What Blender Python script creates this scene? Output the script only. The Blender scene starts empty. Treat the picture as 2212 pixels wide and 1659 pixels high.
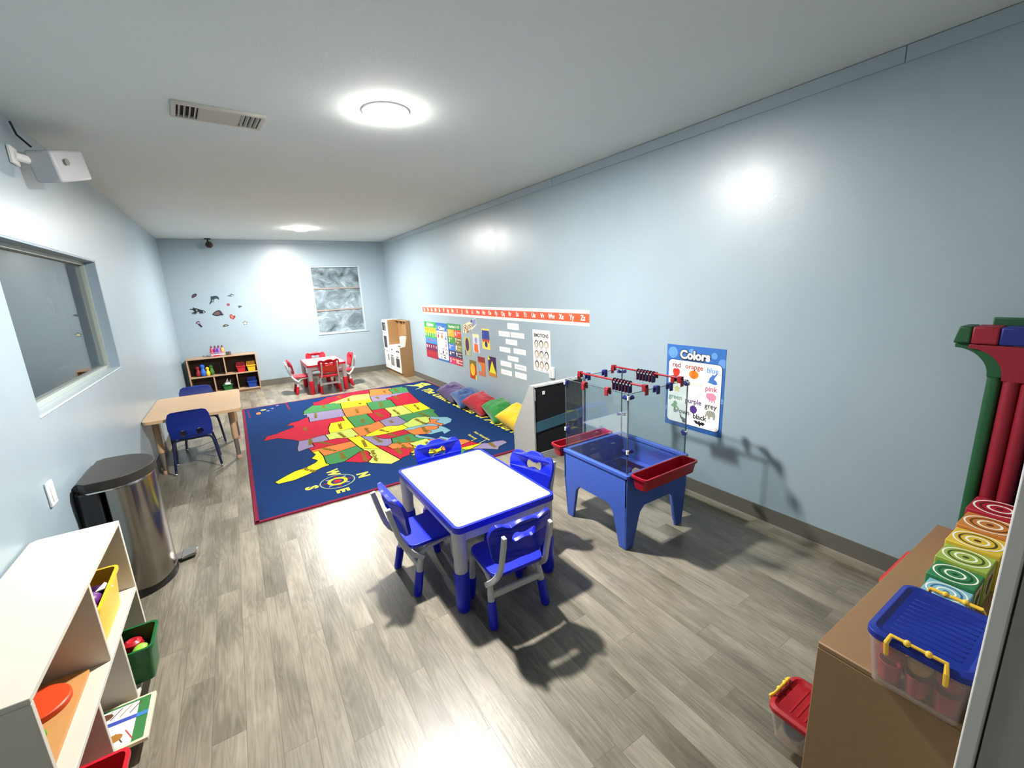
import bpy, bmesh, math, random
from mathutils import Vector, Matrix, noise
from mathutils.geometry import tessellate_polygon
random.seed(7)
PI = math.pi
sc = bpy.context.scene
COL = sc.collection
WL, WR, YF, YN, H = -0.79, 2.60, 8.567, 0.08, 2.44

# ------------------------------------------------------------------ materials
def lin(h):
    h = h.lstrip('#'); out = []
    for i in (0, 2, 4):
        c = int(h[i:i+2], 16) / 255
        out.append(c/12.92 if c <= 0.04045 else ((c+0.055)/1.055)**2.4)
    return (out[0], out[1], out[2], 1)
MATS = {}
def P(name, hexc, rough=0.5, metal=0.0, var=0.04, vscale=9.0, bump=0.0, bscale=60.0, trans=0.0, ior=1.45,
      spec=0.5, emis=0.0, sheen=0.0, coat=0.0, rvar=0.0):
    if name in MATS: return MATS[name]
    m = bpy.data.materials.new(name); m.use_nodes = True
    nt = m.node_tree; b = nt.nodes['Principled BSDF']
    c = lin(hexc)
    b.inputs['Base Color'].default_value = c
    b.inputs['Roughness'].default_value = rough
    b.inputs['Metallic'].default_value = metal
    b.inputs['Specular IOR Level'].default_value = spec
    b.inputs['Transmission Weight'].default_value = trans
    b.inputs['IOR'].default_value = ior
    b.inputs['Coat Weight'].default_value = coat
    b.inputs['Sheen Weight'].default_value = sheen
    if emis:
        b.inputs['Emission Color'].default_value = c
        b.inputs['Emission Strength'].default_value = emis
    tc = nt.nodes.new('ShaderNodeTexCoord')
    if var:
        n = nt.nodes.new('ShaderNodeTexNoise'); n.inputs['Scale'].default_value = vscale
        n.inputs['Detail'].default_value = 4
        nt.links.new(tc.outputs['Object'], n.inputs['Vector'])
        mx = nt.nodes.new('ShaderNodeMix'); mx.data_type = 'RGBA'
        mx.inputs['A'].default_value = tuple(min(1, v*(1-var)) for v in c[:3]) + (1,)
        mx.inputs['B'].default_value = tuple(min(1, v*(1+var)) for v in c[:3]) + (1,)
        nt.links.new(n.outputs['Fac'], mx.inputs['Factor'])
        nt.links.new(mx.outputs['Result'], b.inputs['Base Color'])
    if rvar:
        n3 = nt.nodes.new('ShaderNodeTexNoise'); n3.inputs['Scale'].default_value = 3.0
        n3.inputs['Detail'].default_value = 5
        nt.links.new(tc.outputs['Object'], n3.inputs['Vector'])
        mr = nt.nodes.new('ShaderNodeMapRange')
        mr.inputs['To Min'].default_value = rough-rvar; mr.inputs['To Max'].default_value = rough+rvar
        nt.links.new(n3.outputs['Fac'], mr.inputs['Value']); nt.links.new(mr.outputs['Result'], b.inputs['Roughness'])
    if bump:
        n2 = nt.nodes.new('ShaderNodeTexNoise'); n2.inputs['Scale'].default_value = bscale
        n2.inputs['Detail'].default_value = 3
        nt.links.new(tc.outputs['Object'], n2.inputs['Vector'])
        bp = nt.nodes.new('ShaderNodeBump'); bp.inputs['Strength'].default_value = bump
        bp.inputs['Distance'].default_value = 0.01
        nt.links.new(n2.outputs['Fac'], bp.inputs['Height']); nt.links.new(bp.outputs['Normal'], b.inputs['Normal'])
    MATS[name] = m
    return m

def thin_clear(name, tint, rough=.02, ior=1.45, frost=0.0, frost_col='#ffffff'):
    # thin transparent sheet: straight-through light plus a Fresnel gloss, and a little diffuse haze when frosted
    m = bpy.data.materials.new(name); m.use_nodes = True
    nt = m.node_tree; nt.nodes.clear()
    out = nt.nodes.new('ShaderNodeOutputMaterial'); tr = nt.nodes.new('ShaderNodeBsdfTransparent'); gl = nt.nodes.new('ShaderNodeBsdfGlossy')
    tr.inputs[0].default_value = lin(tint); gl.inputs['Roughness'].default_value = rough
    lw = nt.nodes.new('ShaderNodeLayerWeight'); lw.inputs['Blend'].default_value = .5
    r0 = ((ior-1)/(ior+1))**2
    fz = math_node(nt, 'MULTIPLY_ADD', math_node(nt, 'POWER', lw.outputs['Facing'], 5.0), 1-r0, r0)
    mx = nt.nodes.new('ShaderNodeMixShader'); nt.links.new(fz, mx.inputs[0])
    base = tr.outputs[0]
    if frost:
        df = nt.nodes.new('ShaderNodeBsdfDiffuse'); df.inputs[0].default_value = lin(frost_col)
        m2 = nt.nodes.new('ShaderNodeMixShader'); m2.inputs[0].default_value = frost
        n = nt.nodes.new('ShaderNodeTexNoise'); n.inputs['Scale'].default_value = 60
        nt.links.new(tr.outputs[0], m2.inputs[1]); nt.links.new(df.outputs[0], m2.inputs[2]); base = m2.outputs[0]
    nt.links.new(base, mx.inputs[1]); nt.links.new(gl.outputs[0], mx.inputs[2]); nt.links.new(mx.outputs[0], out.inputs[0])
    return m

def math_node(nt, op, a, b=None, c=None):
    n = nt.nodes.new('ShaderNodeMath'); n.operation = op
    for i, v in enumerate((a, b, c)):
        if v is None: continue
        if isinstance(v, (int, float)): n.inputs[i].default_value = v
        else: nt.links.new(v, n.inputs[i])
    return n.outputs[0]
def comb(nt, x, y, z):
    n = nt.nodes.new('ShaderNodeCombineXYZ')
    for i, v in enumerate((x, y, z)):
        if isinstance(v, (int, float)): n.inputs[i].default_value = v
        else: nt.links.new(v, n.inputs[i])
    return n.outputs[0]
def ramp(nt, fac, stops):
    n = nt.nodes.new('ShaderNodeValToRGB'); e = n.color_ramp.elements
    e[0].position, e[0].color = stops[0][0], lin(stops[0][1])
    e[1].position, e[1].color = stops[-1][0], lin(stops[-1][1])
    for p, c in stops[1:-1]:
        k = e.new(p); k.color = lin(c)
    nt.links.new(fac, n.inputs[0])
    return n.outputs[0]

def floor_material():
    m = bpy.data.materials.new('grey_oak_vinyl_planks'); m.use_nodes = True
    nt = m.node_tree; b = nt.nodes['Principled BSDF']
    g = nt.nodes.new('ShaderNodeNewGeometry'); s = nt.nodes.new('ShaderNodeSeparateXYZ')
    nt.links.new(g.outputs['Position'], s.inputs[0]); X, Y = s.outputs[0], s.outputs[1]
    W, LN = 0.1045, 0.92
    xr = math_node(nt, 'DIVIDE', math_node(nt, 'ADD', X, 1.130), W)
    row = math_node(nt, 'FLOOR', xr); fx = math_node(nt, 'FRACT', xr)
    wn = nt.nodes.new('ShaderNodeTexWhiteNoise'); wn.noise_dimensions = '1D'; nt.links.new(row, wn.inputs['W'])
    yr = math_node(nt, 'ADD', math_node(nt, 'DIVIDE', Y, LN), math_node(nt, 'MULTIPLY', wn.outputs['Value'], 5.0))
    cell = math_node(nt, 'FLOOR', yr); fy = math_node(nt, 'FRACT', yr)
    wn2 = nt.nodes.new('ShaderNodeTexWhiteNoise'); wn2.noise_dimensions = '2D'
    nt.links.new(comb(nt, row, cell, 0.0), wn2.inputs['Vector']); rnd = wn2.outputs['Value']
    off = math_node(nt, 'MULTIPLY', rnd, 37.0)
    # fine grain
    n1 = nt.nodes.new('ShaderNodeTexNoise'); n1.inputs['Scale'].default_value = 1.0; n1.inputs['Detail'].default_value = 6
    n1.inputs['Roughness'].default_value = .65
    nt.links.new(comb(nt, math_node(nt, 'MULTIPLY', X, 95.0), math_node(nt, 'MULTIPLY', Y, 5.0), off), n1.inputs['Vector'])
    # cathedral figure: contour lines of a stretched noise
    n2 = nt.nodes.new('ShaderNodeTexNoise'); n2.inputs['Scale'].default_value = 1.0; n2.inputs['Detail'].default_value = 2
    nt.links.new(comb(nt, math_node(nt, 'MULTIPLY', X, 13.0), math_node(nt, 'MULTIPLY', Y, 1.5), off), n2.inputs['Vector'])
    rings = math_node(nt, 'SINE', math_node(nt, 'MULTIPLY', n2.outputs['Fac'], 95.0))
    n3 = nt.nodes.new('ShaderNodeTexNoise'); n3.inputs['Scale'].default_value = 1.0; n3.inputs['Detail'].default_value = 3
    nt.links.new(comb(nt, math_node(nt, 'MULTIPLY', X, 7.0), math_node(nt, 'MULTIPLY', Y, 2.2), off), n3.inputs['Vector'])
    v = math_node(nt, 'ADD', math_node(nt, 'MULTIPLY', n1.outputs['Fac'], 0.34), math_node(nt, 'MULTIPLY', n3.outputs['Fac'], 0.60))
    v = math_node(nt, 'ADD', v, math_node(nt, 'MULTIPLY', rings, 0.03))
    v = math_node(nt, 'ADD', v, math_node(nt, 'MULTIPLY', math_node(nt, 'SUBTRACT', rnd, 0.5), 0.14))
    colr = ramp(nt, v, [(0.22, '#4e493d'), (0.40, '#6a6557'), (0.52, '#7f796a'), (0.72, '#9c9585')])
    sx = math_node(nt, 'MINIMUM', fx, math_node(nt, 'SUBTRACT', 1.0, fx))
    seam = math_node(nt, 'MAXIMUM', math_node(nt, 'LESS_THAN', sx, 0.012), math_node(nt, 'LESS_THAN', fy, 0.0022))
    mx = nt.nodes.new('ShaderNodeMix'); mx.data_type = 'RGBA'
    nt.links.new(math_node(nt, 'MULTIPLY', seam, 0.6), mx.inputs['Factor']); nt.links.new(colr, mx.inputs['A'])
    mx.inputs['B'].default_value = lin('#4f483d')
    nt.links.new(mx.outputs['Result'], b.inputs['Base Color'])
    b.inputs['Roughness'].default_value = 0.33; b.inputs['Specular IOR Level'].default_value = 0.55
    bp = nt.nodes.new('ShaderNodeBump'); bp.inputs['Strength'].default_value = 0.25; bp.inputs['Distance'].default_value = 0.002
    nt.links.new(math_node(nt, 'SUBTRACT', n1.outputs['Fac'], seam), bp.inputs['Height']); nt.links.new(bp.outputs['Normal'], b.inputs['Normal'])
    return m

def wall_material():
    m = bpy.data.materials.new('pale_blue_semigloss_paint'); m.use_nodes = True
    nt = m.node_tree; b = nt.nodes['Principled BSDF']
    tc = nt.nodes.new('ShaderNodeTexCoord')
    n = nt.nodes.new('ShaderNodeTexNoise'); n.inputs['Scale'].default_value = 1.4; n.inputs['Detail'].default_value = 5
    nt.links.new(tc.outputs['Object'], n.inputs['Vector'])
    nt.links.new(ramp(nt, n.outputs['Fac'], [(0.3, '#8fa2ad'), (0.7, '#97a9b3')]), b.inputs['Base Color'])
    mp = nt.nodes.new('ShaderNodeMapping'); mp.inputs['Scale'].default_value = (5, 5, 1.2)
    nt.links.new(tc.outputs['Object'], mp.inputs['Vector'])
    n2 = nt.nodes.new('ShaderNodeTexNoise'); n2.inputs['Scale'].default_value = 1.0; n2.inputs['Detail'].default_value = 6
    nt.links.new(mp.outputs['Vector'], n2.inputs['Vector'])
    mr = nt.nodes.new('ShaderNodeMapRange'); mr.inputs['To Min'].default_value = .285; mr.inputs['To Max'].default_value = .38
    nt.links.new(n2.outputs['Fac'], mr.inputs['Value']); nt.links.new(mr.outputs['Result'], b.inputs['Roughness'])
    b.inputs['Coat Weight'].default_value = .8; b.inputs['Coat Roughness'].default_value = .52; b.inputs['Coat IOR'].default_value = 1.6
    n3 = nt.nodes.new('ShaderNodeTexNoise'); n3.inputs['Scale'].default_value = 55; n3.inputs['Detail'].default_value = 3
    nt.links.new(tc.outputs['Object'], n3.inputs['Vector'])
    bp = nt.nodes.new('ShaderNodeBump'); bp.inputs['Strength'].default_value = .12; bp.inputs['Distance'].default_value = .004
    nt.links.new(n3.outputs['Fac'], bp.inputs['Height']); nt.links.new(bp.outputs['Normal'], b.inputs['Normal'])
    return m

def marble_film():
    m = bpy.data.materials.new('marbled_window_film'); m.use_nodes = True
    nt = m.node_tree; b = nt.nodes['Principled BSDF']
    tc = nt.nodes.new('ShaderNodeTexCoord')
    mp = nt.nodes.new('ShaderNodeMapping'); mp.inputs['Rotation'].default_value = (0, .5, 0); mp.inputs['Scale'].default_value = (3.2, 3, 4)
    nt.links.new(tc.outputs['Object'], mp.inputs['Vector'])
    n = nt.nodes.new('ShaderNodeTexNoise'); n.inputs['Scale'].default_value = 1.3; n.inputs['Detail'].default_value = 7
    n.inputs['Distortion'].default_value = .9; n.inputs['Roughness'].default_value = .6
    nt.links.new(mp.outputs['Vector'], n.inputs['Vector'])
    nt.links.new(ramp(nt, n.outputs['Fac'], [(0.28, '#3a444c'), (0.45, '#66757d'), (0.58, '#82949c'), (0.75, '#b9c6cc')]), b.inputs['Base Color'])
    b.inputs['Roughness'].default_value = .35
    return m

# ------------------------------------------------------------------ mesh builder
class MB:
    def __init__(s): s.v = []; s.f = []; s.m = []; s.mats = []
    def mi(s, mat):
        if mat not in s.mats: s.mats.append(mat)
        return s.mats.index(mat)
    def add(s, vs, fs, mat, T=None):
        o = len(s.v); k = s.mi(mat)
        for p in vs:
            p = Vector(p)
            s.v.append(T @ p if T is not None else p)
        for f in fs: s.f.append([i+o for i in f]); s.m.append(k)
        return s
    def box(s, x0, x1, y0, y1, z0, z1, mat, T=None):
        vs = [(x0,y0,z0),(x1,y0,z0),(x1,y1,z0),(x0,y1,z0),(x0,y0,z1),(x1,y0,z1),(x1,y1,z1),(x0,y1,z1)]
        return s.add(vs, [(0,3,2,1),(4,5,6,7),(0,1,5,4),(1,2,6,5),(2,3,7,6),(3,0,4,7)], mat, T)
    def frustum(s, a, b, mat, T=None):
        # a, b: (x0,x1,y0,y1,z)
        vs = []
        for (x0,x1,y0,y1,z) in (a, b): vs += [(x0,y0,z),(x1,y0,z),(x1,y1,z),(x0,y1,z)]
        return s.add(vs, [(0,3,2,1),(4,5,6,7),(0,1,5,4),(1,2,6,5),(2,3,7,6),(3,0,4,7)], mat, T)
    def tube(s, path, r, mat, n=10, caps=True, T=None, sq=None):
        path = [Vector(p) for p in path]; N = len(path)
        rs = r if isinstance(r, (list, tuple)) else [r]*N
        vs = []; fs = []
        t0 = (path[1]-path[0]).normalized()
        up = Vector((0,0,1)) if abs(t0.z) < .9 else Vector((1,0,0))
        u = t0.cross(up).normalized()
        for i in range(N):
            if i == 0: t = (path[1]-path[0]).normalized()
            elif i == N-1: t = (path[-1]-path[-2]).normalized()
            else: t = ((path[i]-path[i-1]).normalized()+(path[i+1]-path[i]).normalized()).normalized()
            u = (u - t*u.dot(t)).normalized(); w = t.cross(u)
            for k in range(n):
                a = 2*PI*k/n
                vs.append(path[i] + u*math.cos(a)*rs[i] + w*math.sin(a)*rs[i])
        for i in range(N-1):
            for k in range(n):
                a, b2 = i*n+k, i*n+(k+1) % n
                fs.append((a, b2, b2+n, a+n))
        if caps:
            fs.append(tuple(range(n))[::-1]); fs.append(tuple((N-1)*n+k for k in range(n)))
        return s.add(vs, fs, mat, T)
    def lathe(s, prof, mat, n=24, c=(0,0,0), T=None):
        vs = []; fs = []
        for (r, z) in prof:
            for k in range(n):
                a = 2*PI*k/n; vs.append((c[0]+r*math.cos(a), c[1]+r*math.sin(a), c[2]+z))
        for i in range(len(prof)-1):
            for k in range(n):
                a, b2 = i*n+k, i*n+(k+1) % n
                fs.append((a, b2, b2+n, a+n))
        fs.append(tuple(range(n))[::-1]); fs.append(tuple((len(prof)-1)*n+k for k in range(n)))
        return s.add(vs, fs, mat, T)
    def ball(s, c, r, mat, nu=14, nv=9, T=None):
        if not isinstance(r, (list, tuple)): r = (r, r, r)
        vs = []; fs = []
        for i in range(nv+1):
            th = PI*(0.02+0.96*i/nv)
            for k in range(nu):
                a = 2*PI*k/nu
                vs.append((c[0]+r[0]*math.sin(th)*math.cos(a), c[1]+r[1]*math.sin(th)*math.sin(a), c[2]+r[2]*math.cos(th)))
        for i in range(nv):
            for k in range(nu):
                a, b2 = i*nu+k, i*nu+(k+1) % nu
                fs.append((a, a+nu, b2+nu, b2))
        fs.append(tuple(range(nu))); fs.append(tuple(nv*nu+k for k in range(nu))[::-1])
        return s.add(vs, fs, mat, T)
    def prism(s, loops, fn0, fn1, mat):
        # loops: [outer, hole, ...] of 2D points; fn0/fn1 map (u, v) to the two faces
        flat = [p for l in loops for p in l]; n = len(flat)
        tris = tessellate_polygon([[Vector((p[0], p[1], 0)) for p in l] for l in loops])
        vs = [fn0(*p) for p in flat] + [fn1(*p) for p in flat]
        fs = [tuple(t)[::-1] for t in tris] + [tuple(i+n for i in t) for t in tris]
        o = 0
        for l in loops:
            k = len(l)
            for i in range(k):
                a, b2 = o+i, o+(i+1) % k
                fs.append((a, b2, b2+n, a+n))
            o += k
        return s.add(vs, fs, mat)
    def flat(s, pts, fn, mat):
        tris = tessellate_polygon([[Vector((p[0], p[1], 0)) for p in pts]])
        return s.add([fn(*p) for p in pts], [tuple(t) for t in tris], mat)
    def line(s, a, b, w, fn, mat):
        dx, dy = b[0]-a[0], b[1]-a[1]; l = math.hypot(dx, dy) or 1
        nx, ny = -dy/l*w/2, dx/l*w/2
        return s.add([fn(a[0]+nx, a[1]+ny), fn(b[0]+nx, b[1]+ny), fn(b[0]-nx, b[1]-ny), fn(a[0]-nx, a[1]-ny)], [(0,1,2,3)], mat)
    def ring(s, c, r0, r1, fn, mat, n=28, ex=1.0):
        vs = []; fs = []
        for k in range(n):
            a = 2*PI*k/n
            vs.append(fn(c[0]+r0*math.cos(a)*ex, c[1]+r0*math.sin(a))); vs.append(fn(c[0]+r1*math.cos(a)*ex, c[1]+r1*math.sin(a)))
        for k in range(n):
            j = (k+1) % n; fs.append((2*k, 2*k+1, 2*j+1, 2*j))
        return s.add(vs, fs, mat)
    def text(s, txt, size, c, fn, mat, rot=0.0, bold=0.0, sx=1.0, italic=0.0, fit=None):
        cu = bpy.data.curves.new('t', 'FONT'); cu.body = txt; cu.size = size; cu.align_x = 'CENTER'; cu.align_y = 'CENTER'
        cu.offset = bold; cu.resolution_u = 3; cu.shear = italic
        ob = bpy.data.objects.new('t', cu); COL.objects.link(ob)
        dg = bpy.context.evaluated_depsgraph_get()
        me = ob.evaluated_get(dg).to_mesh()
        ca, sa = math.cos(rot), math.sin(rot)
        vs = []
        if fit: xs = [v.co.x for v in me.vertices]; sx = fit/(max(xs)-min(xs))
        for v in me.vertices:
            x, y = v.co.x*sx, v.co.y
            vs.append(fn(c[0]+x*ca-y*sa, c[1]+x*sa+y*ca))
        fs = [tuple(p.vertices) for p in me.polygons]
        ob.evaluated_get(dg).to_mesh_clear()
        bpy.data.objects.remove(ob); bpy.data.curves.remove(cu)
        return s.add(vs, fs, mat)
    def build(s, name, parent=None, bevel=0.0, seg=2, smooth=35, sub=0, loc=None, weld=False, recalc=True, rotz=0):
        me = bpy.data.meshes.new(name)
        me.from_pydata([tuple(v) for v in s.v], [], s.f)
        for m in s.mats: me.materials.append(m)
        me.polygons.foreach_set('material_index', s.m)
        me.update()
        bm = bmesh.new(); bm.from_mesh(me)
        if weld: bmesh.ops.remove_doubles(bm, verts=bm.verts, dist=1e-5)
        if recalc: bmesh.ops.recalc_face_normals(bm, faces=bm.faces)
        bm.to_mesh(me); bm.free()
        if smooth:
            me.polygons.foreach_set('use_smooth', [True]*len(me.polygons))
            me.set_sharp_from_angle(angle=math.radians(smooth))
        o = bpy.data.objects.new(name, me); COL.objects.link(o)
        if parent: o.parent = parent
        if loc: o.location = loc
        if rotz: o.rotation_euler = (0, 0, rotz)
        if bevel:
            b = o.modifiers.new('bevel', 'BEVEL'); b.width = bevel; b.segments = seg; b.limit_method = 'ANGLE'; b.angle_limit = math.radians(40)
        if sub:
            b = o.modifiers.new('sub', 'SUBSURF'); b.levels = sub; b.render_levels = sub
        return o
def tag(o, label, cat, group=None):
    o['label'] = label; o['category'] = cat
    if group: o['group'] = group
    return o
def thing(name, label, cat, loc=(0,0,0), rotz=0.0, group=None):
    o = bpy.data.objects.new(name, None); COL.objects.link(o)
    o.empty_display_size = .05; o.location = loc; o.rotation_euler = (0, 0, rotz)
    return tag(o, label, cat, group)
def struct(o): o['kind'] = 'structure'; return o
def dup(root, loc, rotz, label, group=None):
    r = root.copy(); COL.objects.link(r); r.location = loc; r.rotation_euler = (0, 0, rotz); r['label'] = label
    if group: r['group'] = group
    for ch in list(root.children):
        c = ch.copy(); COL.objects.link(c); c.parent = r
        for g in list(ch.children):
            d = g.copy(); COL.objects.link(d); d.parent = c
    return r
def PL(o, U, V, N):
    o, U, V, N = Vector(o), Vector(U), Vector(V), Vector(N)
    def at(n=0.0): return lambda u, v: o + U*u + V*v + N*n
    return at
def on_right(y, z): return PL((WR, y, z), (0,-1,0), (0,0,1), (-1,0,0))     # poster on the right wall, u reads towards the camera
def on_far(x, z): return PL((x, YF, z), (1,0,0), (0,0,1), (0,-1,0))
def rrect(x0, x1, y0, y1, r, n=5):
    pts = []
    for cx, cy, a0 in ((x1-r, y1-r, 0), (x0+r, y1-r, 90), (x0+r, y0+r, 180), (x1-r, y0+r, 270)):
        for k in range(n+1):
            a = math.radians(a0+90*k/n); pts.append((cx+r*math.cos(a), cy+r*math.sin(a)))
    return pts
def circ(cx, cy, rx, ry=None, n=22, a0=0):
    ry = rx if ry is None else ry
    return [(cx+rx*math.cos(a0+2*PI*k/n), cy+ry*math.sin(a0+2*PI*k/n)) for k in range(n)]
def Zx(z): return lambda u, v: Vector((u, v, z))

# ------------------------------------------------------------------ palette
wallm = wall_material()
ceil_m = P('flat_white_ceiling_paint', '#cfd8d8', .9, var=.03, vscale=2, bump=.05, bscale=90)
trim_w = P('white_trim_paint', '#d8d8d2', .45, var=.03)
base_m = P('charcoal_cove_vinyl', '#5f5c54', .55, var=.06)
white_pl = P('white_plastic', '#e4e4e2', .35, var=.02)
grey_pl = P('pale_grey_plastic', '#bfc0c4', .42, var=.03)
blue_pl = P('royal_blue_plastic', '#1626c8', .36, var=.05)
red_pl = P('cherry_red_plastic', '#c51d2e', .36, var=.05)
whitetop = P('white_laminate', '#f2f2f0', .3, var=.01)
black_pl = P('black_plastic', '#1c1c1e', .42, var=.1)
black_mat = P('matte_black', '#0d0d0f', .7)
paper = P('white_paper', '#f4f3f0', .6, var=.015)
ink = P('black_ink', '#161616', .6)
yellow_pl = P('yellow_plastic', '#dcb830', .4, var=.04)
green_pl = P('green_plastic', '#0c5a2a', .4, var=.05)
steel = P('brushed_stainless_steel', '#8d8882', .22, metal=1.0, var=.03)
chrome = P('chrome', '#dddddd', .12, metal=1.0, var=0)
maple = P('tan_melamine', '#ab8e72', .5, var=.06, vscale=14)

# ------------------------------------------------------------------ setting
struct(MB().box(-2.3, 2.8, -1.6, 9.0, -.1, 0, floor_material()).build('floor', smooth=0))
struct(MB().box(-2.3, 2.8, -1.6, 9.0, H, H+.1, ceil_m).build('ceiling', smooth=0))
struct(MB().box(WR, WR+.12, -1.6, YF+.12, 0, H, wallm).build('wall_right', smooth=0))
# far wall with its window opening
wx0, wx1, wz0, wz1 = 1.265, 2.125, .80, 2.015
m = MB()
m.box(WL-.12, wx0, YF, YF+.12, 0, H, wallm); m.box(wx1, WR, YF, YF+.12, 0, H, wallm)
m.box(wx0, wx1, YF, YF+.12, 0, wz0, wallm); m.box(wx0, wx1, YF, YF+.12, wz1, H, wallm)
struct(m.build('wall_far', smooth=0))
# left wall with the interior window opening
ly0, ly1, lz0, lz1 = 2.69, 4.42, 1.03, 1.83
m = MB()
m.box(WL-.12, WL, -1.6, ly0, 0, H, wallm); m.box(WL-.12, WL, ly1, YF, 0, H, wallm)
m.box(WL-.12, WL, ly0, ly1, 0, lz0, wallm); m.box(WL-.12, WL, ly0, ly1, lz1, H, wallm)
struct(m.build('wall_left', smooth=0))
# near wall: doorway the camera looks through
grey_jamb = P('grey_door_jamb_paint', '#a3a29a', .5, var=.04, bump=.05, bscale=120)
m = MB()
m.box(1.0, WR, -.12, YN, 0, H, grey_jamb); m.box(WL, -.45, -.12, YN, 0, H, grey_jamb); m.box(-.45, 1.0, -.12, YN, 2.1, H, grey_jamb)
struct(m.build('wall_near', smooth=0))
m = MB(); m.box(.998, 1.07, YN+.003, YN+.026, 0, 2.12, trim_w); m.box(-.52, -.45, YN, YN+.026, 0, 2.12, trim_w); m.box(-.52, 1.07, YN, YN+.026, 2.12, 2.19, trim_w)
struct(m.build('trim_2', bevel=.003))
struct(MB().box(-2.3, 2.8, -1.7, -1.6, 0, H, P('hall_paint', '#b9bcbc', .7)).build('wall_hall', smooth=0))
# baseboards
m = MB(); m.box(WR-.006, WR, YN, YF-.006, .012, .105, base_m); m.box(WR-.012, WR, YN, YF, 0, .012, P('cove_toe_catchlight', '#8f8b80', .35))  # toe strip coloured paler to paint in the light it catches
struct(m.build('baseboard_right', smooth=0))
m = MB(); m.box(WL, WR, YF-.006, YF, .012, .105, base_m); m.box(WL, WR, YF-.012, YF, 0, .012, base_m)
struct(m.build('baseboard_far', smooth=0))
m = MB(); m.box(WL, WL+.006, YN, YF-.006, .012, .105, base_m); m.box(WL, WL+.012, YN, YF, 0, .012, base_m)
struct(m.build('baseboard_left', smooth=0))
# ceiling-line boards, each length with a hairline gap under the ceiling
m = MB()
for a, b in ((YN, .845), (.848, 3.3), (3.303, 5.8), (5.803, YF)): m.box(WR-.011, WR, a, b, H-.066, H-.0035, wallm)
struct(m.build('trim_1', smooth=0))
m = MB(); m.box(WL, WR-.012, YF-.01, YF, H-.05, H-.005, wallm)
struct(m.build('trim_3', smooth=0))
# far window: frame, two mullions, three panes behind marbled film
frame_m = P('window_frame_white', '#a9b8bf', .45, var=.04)
tan_bar = P('window_bar_tan', '#8d837a', .5)
m = MB(); D = .075
m.box(wx0, wx0+.022, YF-.004, YF+D, wz0, wz1, frame_m); m.box(wx1-.03, wx1, YF-.004, YF+D, wz0, wz1, frame_m)
m.box(wx0+.022, wx1-.03, YF+.01, YF+D, wz1-.03, wz1, frame_m); m.box(wx0+.022, wx1-.03, YF-.004, YF+D, wz0, wz0+.03, frame_m)
w1 = struct(m.build('window_1', bevel=.003))
struct(MB().box(wx0-.005, wx1+.04, YF-.012, YF-.0045, wz0-.008, wz0+.012, frame_m).build('window_sill', w1, bevel=.003))
film = marble_film()
for za, zb in ((wz0+.03, 1.215), (1.24, 1.605), (1.63, wz1-.03)):
    struct(MB().box(wx0+.022, wx1-.03, YF+.045, YF+.055, za, zb, film).build('pane', w1, smooth=0))
for z in (1.2275, 1.6175):
    struct(MB().box(wx0+.022, wx1-.03, YF+.03, YF+.06, z-.0125, z+.0125, tan_bar).build('mullion', w1, bevel=.002))
# left interior window: lining, sill, glass
lin_m = P('window_lining_blue', '#93a6b4', .5, var=.04); gl_fr = P('window_stop_grey', '#a9b3ae', .5)
m = MB()
for (a, b, c, d) in ((ly0, ly0+.012, lz0, lz1), (ly1-.012, ly1, lz0, lz1)): m.box(WL-.12, WL-.0005, a, b, c, d, wallm if a == ly0 else lin_m)
m.box(WL-.12, WL-.0005, ly0, ly1, lz1-.012, lz1, lin_m)
for (a, b, c, d) in ((ly0+.012, ly0+.035, lz0, lz1-.012), (ly1-.035, ly1-.012, lz0, lz1-.012), (ly0+.035, ly1-.035, lz1-.035, lz1-.012), (ly0+.035, ly1-.035, lz0+.012, lz0+.04)):
    m.box(WL-.11, WL-.06, a, b, c, d, gl_fr)
w2 = struct(m.build('window_2', bevel=.002))
struct(MB().box(WL-.12, WL+.003, ly0+.0005, ly1-.0005, lz0+.0005, lz0+.012, P('sill_white', '#b4c2c8', .4)).build('window_sill', w2, bevel=.004))
glass = thin_clear('clear_glass', '#eef3f2', ior=1.3)
struct(MB().box(WL-.088, WL-.082, ly0+.035, ly1-.035, lz0+.04, lz1-.035, glass).build('pane', w2, smooth=0))
# the dim room behind that window
gr = P('beyond_room_paint', '#3a342d', .85, var=.05); gr2 = P('beyond_room_end_shaded', '#332f2a', .85, var=.05)  # end wall coloured darker to paint in its corner shading
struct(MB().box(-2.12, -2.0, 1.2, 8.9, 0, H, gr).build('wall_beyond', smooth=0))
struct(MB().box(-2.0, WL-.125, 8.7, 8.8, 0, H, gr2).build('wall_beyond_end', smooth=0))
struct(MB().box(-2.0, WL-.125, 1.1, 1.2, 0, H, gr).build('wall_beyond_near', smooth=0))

g = 'dark wall stickers in the room beyond the left window'
for k, (y, z, lb) in enumerate(((8.55, 1.62, 'topmost'), (8.42, 1.42, 'second from the top'), (8.58, 1.24, 'third from the top'), (8.22, 1.15, 'lowest'))):
    m = MB(); f0 = lambda u, v: Vector((-2.0, u, v)); f1 = lambda u, v: Vector((-1.9985, u, v))
    m.prism([[(y-.06, z), (y-.02, z+.03), (y+.03, z+.02), (y+.07, z+.035), (y+.04, z-.01), (y+.02, z-.035), (y-.03, z-.02)]], f0, f1, P('beyond_sticker', '#26231f', .6))
    tag(m.build('wall_sticker', smooth=0, recalc=False), lb + ' of the dark stickers seen through the left window', 'sticker', g)
m = MB(); m.prism([circ(8.17, 1.53, .12, .12, 20)], lambda u, v: Vector((-2.0004, u, v)), lambda u, v: Vector((-1.9985, u, v)), P('beyond_reflection', '#6f655d', .7))  # pale disc added for a faint reflection in the window glass
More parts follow.
